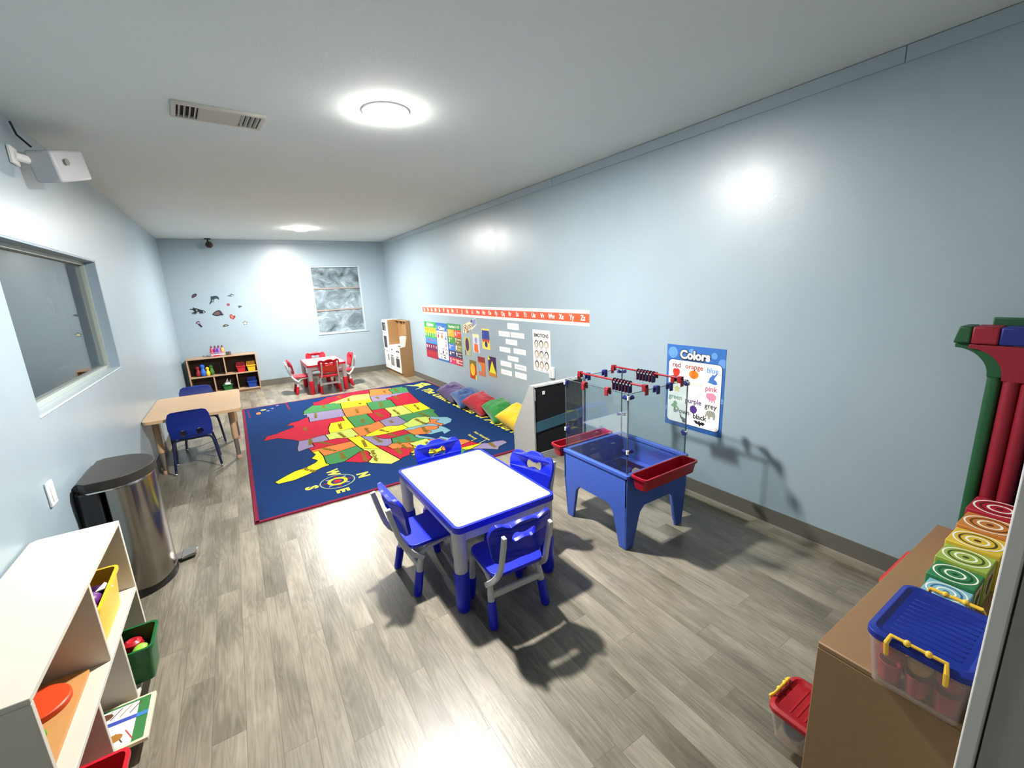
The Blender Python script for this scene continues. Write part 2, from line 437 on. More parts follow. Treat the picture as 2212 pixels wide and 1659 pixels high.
tag(m.build('reflection_disc', smooth=0, recalc=False), 'pale disc painted as a faint reflection in the left window', 'paper')
t = thing('low_shelf', 'tan low shelf in the room seen through the left window', 'shelf', (-1.998, 7.55, 0))
bt = P('beyond_tan', '#9a7447', .6)
MB().box(0, .3, 0, .02, 0, .74, bt).build('side_panel', t); MB().box(0, .3, .88, .90, 0, .74, bt).build('side_panel', t)
MB().box(0, .3, .0202, .8798, .72, .74, bt).build('top_panel', t); MB().box(0, .29, .0202, .8798, .38, .40, bt).build('middle_shelf', t); MB().box(0, .012, .0202, .8798, .0, .719, P('beyond_brown', '#3a2413', .7)).build('back_panel', t)

# ------------------------------------------------------------------ ceiling fixtures
lamp_em = P('lit_lamp_diffuser', '#fff6ec', .5, var=0, emis=110.0)
lamp_glow = P('lamp_bloom_diffuser', '#fff8f0', .5, var=0, emis=90.0)  # outer part of the lamp glows to imitate bloom around the core
lamp_ring = P('lamp_rim_white', '#e8e8e4', .4)
def ceiling_light(x, y, label, em=None):
    t = thing('ceiling_light', label, 'ceiling light', (x, y, H), 0, 'round ceiling lights')
    MB().lathe([(.102, 0), (.122, 0), (.121, -.005), (.116, -.008), (.102, -.008)], lamp_ring, 40).build('rim', t)
    MB().lathe([(.058, -.034), (.085, -.031), (.098, -.02), (.1, -.004), (.058, -.004)], lamp_glow, 40).build('bloom_diffuser', t)
    MB().lathe([(.001, -.036), (.05, -.0355), (.0575, -.034), (.0575, -.004), (.001, -.004)], lamp_em, 40).build('led_core', t)
    l = bpy.data.lights.new('ceiling_lamp', 'AREA'); l.shape = 'DISK'; l.size = .12; l.energy = em; l.color = (1, .97, .93); l.spread = math.radians(178)
    o = bpy.data.objects.new('led_light', l); COL.objects.link(o); o.parent = t; o.location = (0, 0, -.0385)
ceiling_light(.844, 2.473, 'large glowing round ceiling light nearest the doorway', 51)
ceiling_light(1.0, 7.015, 'glowing round ceiling light close to the far wall', 62)
vent_m = P('vent_grey_enamel', '#b4b2aa', .5, var=.03)
t = thing('ceiling_vent', 'grey louvred air vent set in the ceiling', 'vent', (.1, 2.88, H), .09)
m = MB(); m.box(-.20, .20, -.105, -.085, -.014, 0, vent_m); m.box(-.20, .20, .085, .105, -.014, 0, vent_m)
m.box(-.20, -.18, -.085, .085, -.014, 0, vent_m); m.box(.18, .20, -.085, .085, -.014, 0, vent_m)
m.build('frame', t, bevel=.002)
MB().box(-.18, .18, -.085, .085, -.002, 0, black_mat).build('duct_dark_sheet', t, smooth=0)  # black sheet painted in for the darkness between the louvres
m = MB()
for k in range(5):
    y0 = -.08+.034*k
    m.add([(-.09, y0, -.004), (.09, y0, -.004), (.09, y0+.03, -.013), (-.09, y0+.03, -.013), (-.09, y0, -.006), (.09, y0, -.006), (.09, y0+.03, -.015), (-.09, y0+.03, -.015)],
          [(0,1,2,3), (7,6,5,4), (0,4,5,1), (1,5,6,2), (2,6,7,3), (3,7,4,0)], vent_m)
m.build('centre_louvres', t, smooth=0)
for sgn in (-1, 1):
    m = MB()
    for k in range(4):
        x0 = sgn*(.095+.022*k)
        m.add([(x0, -.083, -.003), (x0, .083, -.003), (x0+sgn*.008, .083, -.014), (x0+sgn*.008, -.083, -.014),
               (x0+sgn*.003, -.083, -.003), (x0+sgn*.003, .083, -.003), (x0+sgn*.011, .083, -.014), (x0+sgn*.011, -.083, -.014)],
              [(0,1,2,3), (7,6,5,4), (0,4,5,1), (1,5,6,2), (2,6,7,3), (3,7,4,0)], vent_m)
    m.build('end_louvres', t, smooth=0)
# speaker box on an arm high on the left wall
t = thing('wall_speaker', 'white box on a bracket arm high on the left wall', 'speaker', (-.69, 3.40, 2.262), 0)
T = Matrix.Rotation(math.radians(-22), 4, 'Z') @ Matrix.Rotation(math.radians(16), 4, 'X')
m = MB(); m.box(-.02, .10, -.12, .12, -.095, .055, grey_pl, T); m.build('casing', t, bevel=.012)
m = MB(); m.tube([(.11, -.05, 0), (.114, -.05, 0)], .016, P('speaker_knob_grey', '#8d8d8a', .5), 12, T=T); m.build('knob', t)
m = MB(); m.tube([(-.092, -.16, -.02), (-.06, -.10, -.02), (.03, -.02, -.02)], .02, white_pl, 10); m.box(-.0985, -.085, -.20, -.11, -.06, .02, white_pl); m.build('bracket', t, bevel=.003)
m = MB(); m.tube([(-.085, -.10, .15), (-.08, -.07, .10), (-.05, -.02, .06)], .005, black_pl, 8); m.build('cable', t)
# dark camera under the ceiling at the far wall
t = thing('security_camera', 'small dark camera hanging at the ceiling above the far wall', 'camera', (-.15, 8.46, H), 0)
MB().lathe([(.001, 0), (.045, 0), (.045, -.012), (.001, -.02)], black_pl, 20).build('mount', t)
m = MB(); m.tube([(0, 0, -.015), (.0, -.005, -.06)], .012, black_pl, 10); m.ball((.01, -.02, -.095), (.05, .052, .05), P('camera_dark_red', '#3a1a1e', .35)); m.build('body', t)
m = MB(); m.tube([(.01, -.065, -.1), (.01, -.076, -.102)], .02, black_mat, 14); m.build('lens', t)

# ------------------------------------------------------------------ activity tables and chairs
def bone(w, h, cx, cy):
    pts = []
    for k in range(9): a = math.radians(-60+k*30*8/8*1.0); 
    pts = circ(cx+w*.34, cy, w*.17, h*.5, 10, -PI*.75)[:8] + [(cx, cy+h*.28)] + circ(cx-w*.34, cy, w*.17, h*.5, 10, PI*.25)[:8] + [(cx, cy-h*.28)]
    return pts
def make_kid_chair(colour, label, group):
    t = thing('kids_chair', label, 'chair', group=group)
    MB().prism([rrect(-.138, .138, -.125, .15, .05)], Zx(.258), Zx(.276), colour).build('seat', t, bevel=.006, seg=3)
    # backrest outline (u across, v along the tilted panel)
    half = [(0, .012), (.05, .004), (.095, -.004), (.122, .008), (.135, .035), (.142, .075), (.152, .11), (.156, .145), (.148, .178), (.128, .198), (.103, .2), (.082, .19), (.066, .187), (.05, .197), (.032, .207), (0, .209)]
    outl = half + [(-x, y) for x, y in half[::-1] if x > 0]
    hole = bone(.115, .05, 0, .135)
    tilt = math.radians(14)
    def bk(off):
        def fn(u, v):
            c = .032*(u/.15)**2
            d = off + c
            v = v*1.08; return Vector((u*1.03, -.128 - v*math.sin(tilt) + d*math.cos(tilt), .322 + v*math.cos(tilt) + d*math.sin(tilt)))
        return fn
    MB().prism([outl, hole], bk(-.009), bk(.009), colour).build('backrest', t, bevel=.005, seg=3)
    for sx in (-1, 1):
        # curved side post: from the top of the back down under the seat
        pth = [(-.2, .50), (-.19, .45), (-.176, .395), (-.163, .345), (-.15, .305), (-.132, .27), (-.108, .24), (-.08, .215), (-.055, .195)]
        m = MB()
        for i in range(len(pth)-1):
            (y0, z0), (y1, z1) = pth[i], pth[i+1]
            w = .013
            def ring(y, z, ty, tz):
                l = math.hypot(ty, tz); ny, nz = -tz/l*w, ty/l*w
                k = min(1, max(0, (z-.2)/.12)); x0, x1 = sx*(.136-.028*k), sx*(.154-.028*k)
                return [(x0, y+ny, z+nz), (x1, y+ny, z+nz), (x1, y-ny, z-nz), (x0, y-ny, z-nz)]
            def tan(j):
                a = pth[max(0, j-1)]; b = pth[min(len(pth)-1, j+1)]; return b[0]-a[0], b[1]-a[1]
            A, B = ring(y0, z0, *tan(i)), ring(y1, z1, *tan(i+1))
            m.add(A+B, [(0,1,5,4), (1,2,6,5), (2,3,7,6), (3,0,4,7)] + ([(3,2,1,0)] if i == 0 else []) + ([(4,5,6,7)] if i == len(pth)-2 else []), grey_pl)
        m.build('side_post', t, bevel=.004, weld=True)
        m = MB(); m.tube([(sx*.125, -.06, .205), (sx*.125, -.02, .235), (sx*.122, .09, .246), (sx*.12, .13, .246)], .011, grey_pl, 8)
        m.build('seat_rail', t)
        for rear in (1, 0):
            y0, z0, y1, y2 = ((-.06, .212, -.082, -.104) if rear else (.112, .25, .122, .138))
            m = MB(); m.tube([(sx*.13, y0, z0), (sx*.133, (y0+y1)/2, .17), (sx*.137, y1, .118)], [.013, .015, .0165], grey_pl, 12)
            lg = m.build('leg', t)
            m = MB(); m.tube([(sx*.136, y1+.001, .124), (sx*.139, (y1+y2)/2, .06), (sx*.142, y2, .012), (sx*.142, y2, .0)], [.0205, .0215, .0215, .018], colour, 14)
            m.build('foot', lg)
    m = MB(); m.box(-.128, .128, -.088, -.072, .135, .165, grey_pl); m.build('crossbar', t, bevel=.004)
    return t
def make_kid_table(colour, label):
    t = thing('activity_table', label, 'table')
    hx, hy = .285, .41
    MB().prism([rrect(-hx, hx, -hy, hy, .035), rrect(-hx+.016, hx-.016, -hy+.016, hy-.016, .022)], Zx(.43), Zx(.462), colour).build('edge_band', t, bevel=.011, seg=4)
    MB().prism([rrect(-hx+.0155, hx-.0155, -hy+.0155, hy-.0155, .022)], Zx(.436), Zx(.4605), whitetop).build('tabletop', t, bevel=.002)
    m = MB(); m.prism([rrect(-.262, .262, -.385, .385, .03), rrect(-.245, .245, -.368, .368, .02)], Zx(.375), Zx(.436), grey_pl); m.build('apron', t, bevel=.003)
    for sx in (-1, 1):
        for sy in (-1, 1):
            x, y = sx*.252, sy*.362
            lg = MB().lathe([(.031, .20), (.032, .24), (.034, .40), (.034, .436)], grey_pl, 22, (x, y, 0)).build('leg', t)
            MB().lathe([(.028, 0), (.033, .012), (.037, .03), (.036, .10), (.038, .19), (.036, .212)], colour, 22, (x, y, 0)).build('leg_sleeve', lg)
    return t
tb = make_kid_table(blue_pl, 'white-topped blue-edged activity table near the doorway'); tb.location = (.972, 2.035, 0)
tr_ = make_kid_table(red_pl, 'white-topped red-edged activity table by the far wall'); tr_.location = (1.115, 7.585, 0)
g = 'blue and grey chairs around the blue table'
c0 = make_kid_chair(blue_pl, 'blue kids chair at the near end of the blue table, its back to us', g); c0.location = (.925, 1.588, 0); c0.rotation_euler.z = math.radians(-2)
dup(c0, (.672, 2.05, 0), math.radians(-88), 'blue kids chair on the left side of the blue table, seen side on')
dup(c0, (1.0, 2.415, 0), math.radians(179), 'blue kids chair at the far end of the blue table, on the rug side')
dup(c0, (1.225, 1.945, 0), math.radians(106), 'blue kids chair on the right side of the blue table, facing left')
g = 'red and white chairs around the red table'
r0 = make_kid_chair(red_pl, 'red kids chair at the near side of the red table, its back to us', g); r0.location = (1.125, 7.25, 0); r0.rotation_euler.z = math.radians(2)
dup(r0, (.765, 7.52, 0), math.radians(-90), 'red kids chair on the left side of the red table, seen side on')
dup(r0, (1.10, 8.02, 0), math.radians(180), 'red kids chair behind the red table, backed to the far wall')
dup(r0, (1.42, 7.60, 0), math.radians(90), 'red kids chair on the right side of the red table, nearest the play kitchen')

# ------------------------------------------------------------------ beige desk with two moulded chairs
beige = P('beige_laminate', '#bf9f7b', .42, var=.04, vscale=30)
leg_grey = P('grey_leg_tube', '#8d857c', .35, metal=.6)
t = thing('activity_desk', 'beige rectangular kids desk against the left wall', 'table', (-.425, 5.11, 0))
MB().prism([rrect(-.362, .355, -.515, .51, .05)], Zx(.505), Zx(.533), beige).build('desktop', t, bevel=.009, seg=3)
for x, y in ((-.30, -.33), (.265, -.30), (-.30, .40), (.27, .40)):
    lg = MB().lathe([(.024, .20), (.026, .21), (.026, .5), (.03, .505)], beige, 16, (x, y, 0)).build('leg', t)
    MB().lathe([(.016, .02), (.019, .03), (.019, .205)], leg_grey, 14, (x, y, 0)).build('leg_insert', lg)
    MB().lathe([(.024, 0), (.025, .012), (.02, .032)], P('beige_glide', '#b9957e', .5), 14, (x, y, 0)).build('glide', lg)
navy = P('navy_blue_plastic', '#0f2a86', .42, var=.06, bump=.08, bscale=200)
tube_b = P('dark_blue_enamel_tube', '#141c44', .25, var=.05, coat=.3)
def make_shell_chair(label, group):
    t = thing('school_chair', label, 'chair', group=group)
    # seat shell
    nx, ny = 8, 7
    def grid(fn, mat, m, th):
        vs = []; fs = []
        for s_ in (0, 1):
            for j in range(ny+1):
                for i in range(nx+1): vs.append(fn(i/nx*2-1, j/ny, s_*th))
        K = (nx+1)*(ny+1)
        for j in range(ny):
            for i in range(nx):
                a = j*(nx+1)+i; q = (a, a+1, a+nx+2, a+nx+1)
                fs.append(q[::-1]); fs.append(tuple(k+K for k in q))
        per = [j for j in range(nx+1)] + [(j+1)*(nx+1)+nx for j in range(ny)] + [ny*(nx+1)+nx-1-i for i in range(nx)] + [(ny-1-j)*(nx+1) for j in range(ny-1)]
        for k in range(len(per)):
            a, b = per[k], per[(k+1) % len(per)]
            fs.append((a, b, b+K, a+K))
        m.add(vs, fs, mat)
    m = MB()
    grid(lambda u, v, s_: Vector((u*.15*(1-.08*(1-v)), -.13+.29*v, .325+.012*u*u-.012*math.sin(PI*v)-.012*max(0, v-.8)*5*.4+s_)), navy, m, .007)
    m.build('seat', t, bevel=.002)
    hole = [circ(-.06, .055, .028, .034, 12), circ(.06, .055, .028, .034, 12)]
    out = rrect(-.158, .158, 0, .275, .045)
    half = [(.145, .0), (.157, .05), (.158, .14), (.15, .22), (.135, .26), (.11, .274), (0, .278)]
    out = half + [(-x, y) for x, y in half[::-1] if x > 0]
    def bk(off):
        return lambda u, v: Vector((u, -.135-.11*(v/.27)+.02*(u/.16)**2+off, .325+v*.985))
    MB().prism([out]+hole, bk(-.004), bk(.004), navy).build('backrest', t, bevel=.002)
    for rear in (1, 0):
        y0 = -.10 if rear else .09; y1 = -.12 if rear else .165
        for sx in (-1, 1):
            m = MB(); m.tube([(0, y0, .312), (sx*.09, y0, .312), (sx*.125, y0, .305), (sx*.143, y0+(y1-y0)*.12, .28), (sx*.152, y0+(y1-y0)*.3, .22), (sx*.17, y1, .022)], .0105, tube_b, 10)
            lg = m.build('leg', t)
            m = MB(); m.ball((sx*.171, y1, .0135), .0135, chrome, 12, 8); m.build('foot_cap', lg)
    return t
g = 'dark blue moulded chairs at the beige desk'
s0 = make_shell_chair('dark blue moulded chair in front of the beige desk, seen from behind', g); s0.location = (-.475, 4.768, 0); s0.rotation_euler.z = math.radians(3)
dup(s0, (-.455, 5.56, 0), math.radians(184), 'dark blue moulded chair tucked under the far side of the beige desk')

# ------------------------------------------------------------------ cubby shelves: two bays over three
def make_shelf(label, mat, inner, W=.965, Hh=.635, D=.275):
    # local frame: opening faces -y, x runs along the unit
    t = thing('cubby_shelf', label, 'shelf')
    e = .016; h2 = Hh/2+.01
    for x in (0, W-e): MB().box(x, x+e, 0, D, 0, Hh-e, mat).build('side_panel', t, bevel=.002)
    MB().prism([[(0, 0), (W, 0), (W, D-.02), (W-.02, D), (.02, D), (0, D-.02)]], Zx(Hh-e), Zx(Hh), mat).build('top_panel', t, bevel=.003)
    MB().box(e, W-e, 0, D-.006, .04, .04+e, mat).build('bottom_panel', t, bevel=.002)
    MB().box(e, W-e, .02, .035, 0, .04, mat).build('toe_kick', t)
    MB().box(e, W-e, 0, D-.006, h2-e/2, h2+e/2, mat).build('middle_shelf', t, bevel=.002)
    MB().box(e, W-e, D-.006, D, .04, Hh-e, inner).build('back_panel', t)
    MB().box(W*.52-e/2, W*.52+e/2, .001, D-.006, h2+e/2, Hh-e, mat).build('divider', t, bevel=.002)
    for f in (.335, .665): MB().box(W*f-e/2, W*f+e/2, .001, D-.006, .04+e, h2-e/2, mat).build('divider', t, bevel=.002)
    return t, h2+e/2, .04+e
cream = P('cream_melamine', '#cdc6b8', .5, var=.04, vscale=7); taupe = P('taupe_back_board', '#857d70', .6)
shn, zmid_n, zbot_n = make_shelf('cream cubby shelf along the left wall, close to the doorway', cream, taupe, Hh=.645, D=.257)
shn.location = (-.527, 1.292, 0); shn.rotation_euler.z = PI/2      # opening faces the room (+x)
brown_in = P('shaded_brown_back_board', '#3d2c20', .7)  # back board coloured dark to paint in the unlit interior
shf, zmid_f, zbot_f = make_shelf('tan cubby shelf in the far left corner with a paint caddy on top', maple, brown_in, W=.94, Hh=.62, D=.28)
shf.location = (-.722, 8.275, 0)
shr, zmid_r, zbot_r = make_shelf('tan cubby shelf at the right of the doorway under the rainbow blocks', P('tan_wood_board', '#8d6f4f', .5, var=.08, vscale=40), brown_in, W=.97, Hh=.55, D=.31)
shr.location = (2.152, .402, 0); shr.rotation_euler.z = PI

def bin_mesh(w0, d0, w1, d1, h, mat, th=.004, lip=.008):
    # tapered open tub, bottom size w0 x d0, rim w1 x d1
    m = MB(); N = 5
    def loop(w, d, r, z): return [Vector((x, y, z)) for x, y in rrect(-w/2, w/2, -d/2, d/2, r, N)]
    L = [loop(w0, d0, .015, 0), loop(w1, d1, .02, h-.012), loop(w1+lip*2, d1+lip*2, .024, h-.012), loop(w1+lip*2, d1+lip*2, .024, h), loop(w1-th, d1-th, .018, h), loop(w0-th*2, d0-th*2, .012, th)]
    n = len(L[0]); vs = [p for l in L for p in l]; fs = []
    for i in range(len(L)-1):
        for k in range(n): fs.append((i*n+k, i*n+(k+1) % n, (i+1)*n+(k+1) % n, (i+1)*n+k))
    fs.append(tuple(range(n))[::-1]); fs.append(tuple((len(L)-1)*n+k for k in range(n)))
    return m.add(vs, fs, mat)
def tub(name, label, mat, loc, w0, d0, w1, d1, h, rotz=0, cat='bin', group=None):
    o = bin_mesh(w0, d0, w1, d1, h, mat).build(name, loc=loc, rotz=rotz); return tag(o, label, cat, group)
# near cubby contents
g = 'storage tubs in the near cubby shelf'
ty = tub('storage_tub', 'yellow tub holding purple toys in the upper bay of the cream shelf', yellow_pl, (-.645, 2.02, zmid_n+.001), .17, .27, .19, .31, .15, group=g)
tub('storage_tub', 'dark green tub holding red and green play food, poking out of the cream shelf', green_pl, (-.60, 2.065, zbot_n+.001), .23, .13, .26, .165, .155, group=g)
tub('storage_tub', 'red tub in the lowest bay of the cream shelf, at the bottom edge', red_pl, (-.60, 1.43, zbot_n+.001), .23, .15, .26, .19, .15, group=g)
purple = P('purple_plastic', '#5a1f6e', .4); pinkp = P('pink_plastic', '#d07f9f', .4); green_f = P('apple_green', '#8ec63f', .35); red_f = P('apple_red', '#b3202c', .3)
g2 = 'toys in the yellow tub'
zb = zmid_n+.006
tag(MB().ball((0, 0, .04), (.042, .042, .04), purple).build('toy_ball', loc=(-.602, 1.995, zb+.07)), 'purple toy ball in the yellow tub', 'toy', g2)
tag(MB().ball((0, 0, .035), (.04, .03, .035), P('dark_purple_plastic', '#33123f', .45)).build('toy_eggplant', loc=(-.60, 2.085, zb+.055)), 'dark purple toy eggplant beside the purple ball in the yellow tub', 'toy', g2)
m = MB(); m.tube([(0, -.03, .018), (0, .03, .018)], .02, pinkp, 14); m.ring((0, 0), .008, .014, lambda u, v: Vector((u, -.0312, .018+v)), white_pl)
tag(m.build('toy_sausage', loc=(-.588, 1.925, zb+.09)), 'pink toy roll with a white ring in the yellow tub', 'toy', g2)
tag(MB().ball((0, 0, .03), (.07, .09, .03), P('toy_base_plum', '#48203f', .6)).build('toy_plate', loc=(-.645, 2.0, zb)), 'plum toy plate lying in the bottom of the yellow tub', 'toy', g2)
m = MB(); m.add([(0, 0, 0), (.05, .01, .0), (.02, .045, .006)], [(0, 1, 2)], white_pl); m.add([(0, 0, .004), (.05, .01, .004), (.02, .045, .01)], [(2, 1, 0)], white_pl)
tag(m.build('paper_scrap', loc=(-.59, 2.035, zb+.125)), 'white scrap lying on the toys in the yellow tub', 'paper', g2)
g2 = 'play food in the green tub'
a = MB(); a.lathe([(.002, .004), (.018, 0), (.03, .01), (.035, .03), (.03, .052), (.017, .06), (.002, .054)], red_f, 18)
tag(a.build('toy_apple', loc=(-.545, 2.095, zbot_n+.075)), 'red toy apple in the dark green tub', 'toy', g2)
a = MB(); a.ball((0, 0, .03), (.03, .045, .028), green_f)
tag(a.build('toy_pear', loc=(-.515, 2.04, zbot_n+.075)), 'light green toy pear in the dark green tub', 'toy', g2)
tag(MB().ball((0, 0, .03), (.07, .05, .03), red_f).build('toy_tomato', loc=(-.60, 2.065, zbot_n+.01)), 'red toy tomato deep in the dark green tub', 'toy', g2)
# wooden puzzle on the middle shelf
wood = P('puzzle_plywood', '#c08d55', .5, var=.1, vscale=25)
t = thing('wooden_puzzle', 'wooden puzzle board with an orange disc in the cream shelf', 'puzzle', (-.66, 1.565, zmid_n+.0005))
MB().prism([rrect(-.10, .085, -.19, .205, .01)], Zx(0), Zx(.012), wood).build('board', t, bevel=.002)
MB().lathe([(.001, .012), (.072, .012), (.074, .015), (.074, .029), (.07, .032), (.001, .032)], P('orange_disc', '#d2481f', .45), 32, (-.005, .09, 0)).build('round_piece', t)
MB().prism([[(-.05, -.15), (.045, -.15), (.045, -.03), (.0, -.005), (-.05, -.03)]], Zx(.012), Zx(.03), P('green_piece', '#4f9a28', .5)).build('leaf_piece', t, bevel=.003)
# picture puzzle tray poking out of the bottom middle bay
t = thing('picture_puzzle', 'flat bug picture puzzle with a green border poking out of the cream shelf', 'puzzle', (-.60, 1.80, zbot_n+.0005))
MB().prism([rrect(-.13, .132, -.105, .108, .006)], Zx(0), Zx(.012), P('puzzle_board_cream', '#d9cdb0', .6)).build('board', t, bevel=.002)
m = MB(); f = lambda n: (lambda u, v: Vector((u, v, .012+n)))
m.flat(rrect(-.12, .118, -.095, .1, .004), f(.0004), P('green_border', '#33743d', .5)); m.flat(rrect(-.12, .085, -.095, .09, .004), f(.0008), paper)
br = P('bug_brown', '#5b3a24', .6); bl = P('ribbon_blue', '#3a4ea8', .5); og = P('bug_ochre', '#a06c2a', .6)
m.flat([(-.12, .02), (.085, .01), (.085, .028), (-.12, .04)], f(.0012), bl); m.flat([(.085, .01), (.118, .008), (.118, .026), (.085, .028)], f(.0012), P('ribbon_teal', '#3a78b8', .5))
m.flat(circ(-.02, .065, .035, .018), f(.0016), br); m.flat(circ(-.06, -.01, .03, .015), f(.0016), br); m.flat(circ(.03, -.05, .028, .018), f(.0016), og)
for k in range(7):
    x = -.1+.027*k
    m.line((x, .045), (x+.03, .085), .004, f(.0012), og if k % 2 else br); m.line((x, -.03), (x+.025, -.08), .004, f(.0012), br if k % 2 else P('bug_red', '#a8433a', .6))
m.build('picture', t, smooth=0)

# far cubby contents
g = 'tubs in the far cubby shelf'
def pail(loc, mat, label, hb=.155, w=.125, hf=.10):
    t = thing('toy_tub', label, 'bin', loc, 0, g)
    # scoop-front tub: low lip towards the room, high back
    q = lambda s_, y, z: [(-s_, y, z), (s_, y, z)]
    a0, a1 = w*.38, w*.5
    o = [(-a0, -.045, 0), (a0, -.045, 0), (a0, .05, 0), (-a0, .05, 0), (-a1, -.062, hf), (a1, -.062, hf), (a1, .062, hb), (-a1, .062, hb)]
    e = .004
    n = [(-a0+e, -.041, e), (a0-e, -.041, e), (a0-e, .046, e), (-a0+e, .046, e), (-a1+e, -.058, hf), (a1-e, -.058, hf), (a1-e, .058, hb), (-a1+e, .058, hb)]
    fs = [(0, 3, 2, 1), (0, 1, 5, 4), (1, 2, 6, 5), (2, 3, 7, 6), (3, 0, 4, 7), (8, 9, 10, 11), (8, 12, 13, 9), (9, 13, 14, 10), (10, 14, 15, 11), (11, 15, 12, 8), (4, 5, 13, 12), (5, 6, 14, 13), (6, 7, 15, 14), (7, 4, 12, 15)]
    m = MB(); m.add(o+n, fs, mat); m.build('tub', t, smooth=0)
    m = MB(); m.box(-a1-.004, a1+.004, -.069, -.0625, hf-.012, hf+.003, mat); m.build('lip', t, bevel=.002)
    return t
pail((-.02, 8.37, zmid_f+.001), P('tub_red', '#b8202e', .42), 'red tub in the upper right bay of the far cubby shelf')
pail((.125, 8.36, zmid_f+.001), P('tub_yellow', '#e0b020', .42), 'yellow tub beside the red tub in the far cubby shelf')
pail((.10, 8.37, zbot_f+.001), P('tub_blue', '#153f9c', .42), 'blue tub in the bottom right bay of the far cubby shelf', w=.135)
pail((-.245, 8.38, zbot_f+.001), P('tub_green', '#1d6a38', .42), 'green tub stuffed with white paper in the far cubby shelf', .105, .135, .095)
m = MB(); m.ball((0, 0, .01), (.05, .048, .04), paper, 10, 6)
m.add([(-.03, 0, .03), (.0, .02, .03), (.02, -.02, .03), (.01, 0, .11)], [(0, 1, 3), (1, 2, 3), (2, 0, 3), (0, 2, 1)], paper); m.add([(.02, 0, .03), (.05, .02, .03), (.045, -.02, .03), (.05, 0, .085)], [(0, 1, 3), (1, 2, 3), (2, 0, 3), (0, 2, 1)], paper)
tag(m.build('crumpled_paper', loc=(-.245, 8.385, zbot_f+.085)), 'crumpled white paper in the green tub of the far cubby shelf', 'paper')
g = 'coloured skittle toys in the far cubby shelf'
for k, (dx, dy, c, nm, s_) in enumerate(((-.60, .10, P('skittle_red', '#8e1f2a', .5), 'red skittle toy, leftmost in the far cubby shelf', .95), (-.535, .085, P('skittle_blue', '#2d62c8', .5), 'blue skittle toy next to the red one in the far cubby shelf', 1.1),
        (-.475, .075, P('skittle_yellow', '#e8c32c', .5), 'yellow skittle toy next to the blue one in the far cubby shelf', .8), (-.425, .11, P('skittle_green', '#3c6a2c', .5), 'dark green skittle toy, rightmost in the far cubby shelf', 1.0))):
    tag(MB().lathe([(.02*s_, 0), (.034*s_, .02*s_), (.036*s_, .06*s_), (.022*s_, .10*s_), (.019*s_, .115*s_), (.03*s_, .135*s_), (.03*s_, .155*s_), (.012*s_, .175*s_)], c, 16).build('skittle_toy', loc=(dx, 8.275+dy, zmid_f+.001)), nm, 'toy', g)
# paint caddy on top of the far cubby
zt = .62
t = thing('paint_caddy', 'clear caddy of paint bottles on top of the far cubby shelf', 'caddy', (-.30, 8.40, zt+.001))
m = MB(); cl = thin_clear('clear_plastic', '#f2eaf0', .1, 1.4, .18, '#e8d8e0'); m.prism([rrect(-.105, .105, -.055, .055, .01), rrect(-.10, .10, -.05, .05, .008)], Zx(0), Zx(.07), cl); m.box(-.10, .10, -.05, .05, 0, .004, cl); m.build('tray', t, smooth=0)
m = MB(); m.line((-.09, .03), (.09, .03), .012, lambda u, v: Vector((u, -.0556, v)), paper); m.line((-.06, .014), (.03, .014), .014, lambda u, v: Vector((u, -.0556, v)), red_pl); m.build('label_strip', t, smooth=0)
cols = [('#c23a4a', 'red'), ('#6a2f8f', 'purple'), ('#8c5fb0', 'violet'), ('#f0a24a', 'orange'), ('#f5ead0', 'cream'), ('#2e8a48', 'green'), ('#2d4da8', 'blue'), ('#7a2a55', 'plum')]
for k, (hc, nm) in enumerate(cols):
    x = -.072+.048*(k % 4); y = -.026 if k < 4 else .026
    b = MB().lathe([(.0225, 0), (.0235, .01), (.0235, .11), (.013, .128), (.012, .13)], P('paint_'+nm, hc, .35), 14).build('paint_bottle', loc=(-.30+x, 8.40+y, zt+.006))
    tag(b, nm + ' paint bottle standing in the clear caddy', 'bottle', 'paint bottles in the caddy')
    MB().lathe([(.013, .13), (.013, .145), (.004, .168)], P('cap_dark', '#3a3f7a' if k % 2 else '#6a3040', .4), 10).build('cap', b)
tag(MB().lathe([(.03, 0), (.034, .004), (.034, .05), (.03, .055), (.028, .05), (.028, .004)], steel, 18).build('small_tin', loc=(-.155, 8.40, zt+.001)), 'small silver tin beside the paint caddy on the far cubby shelf', 'tin')
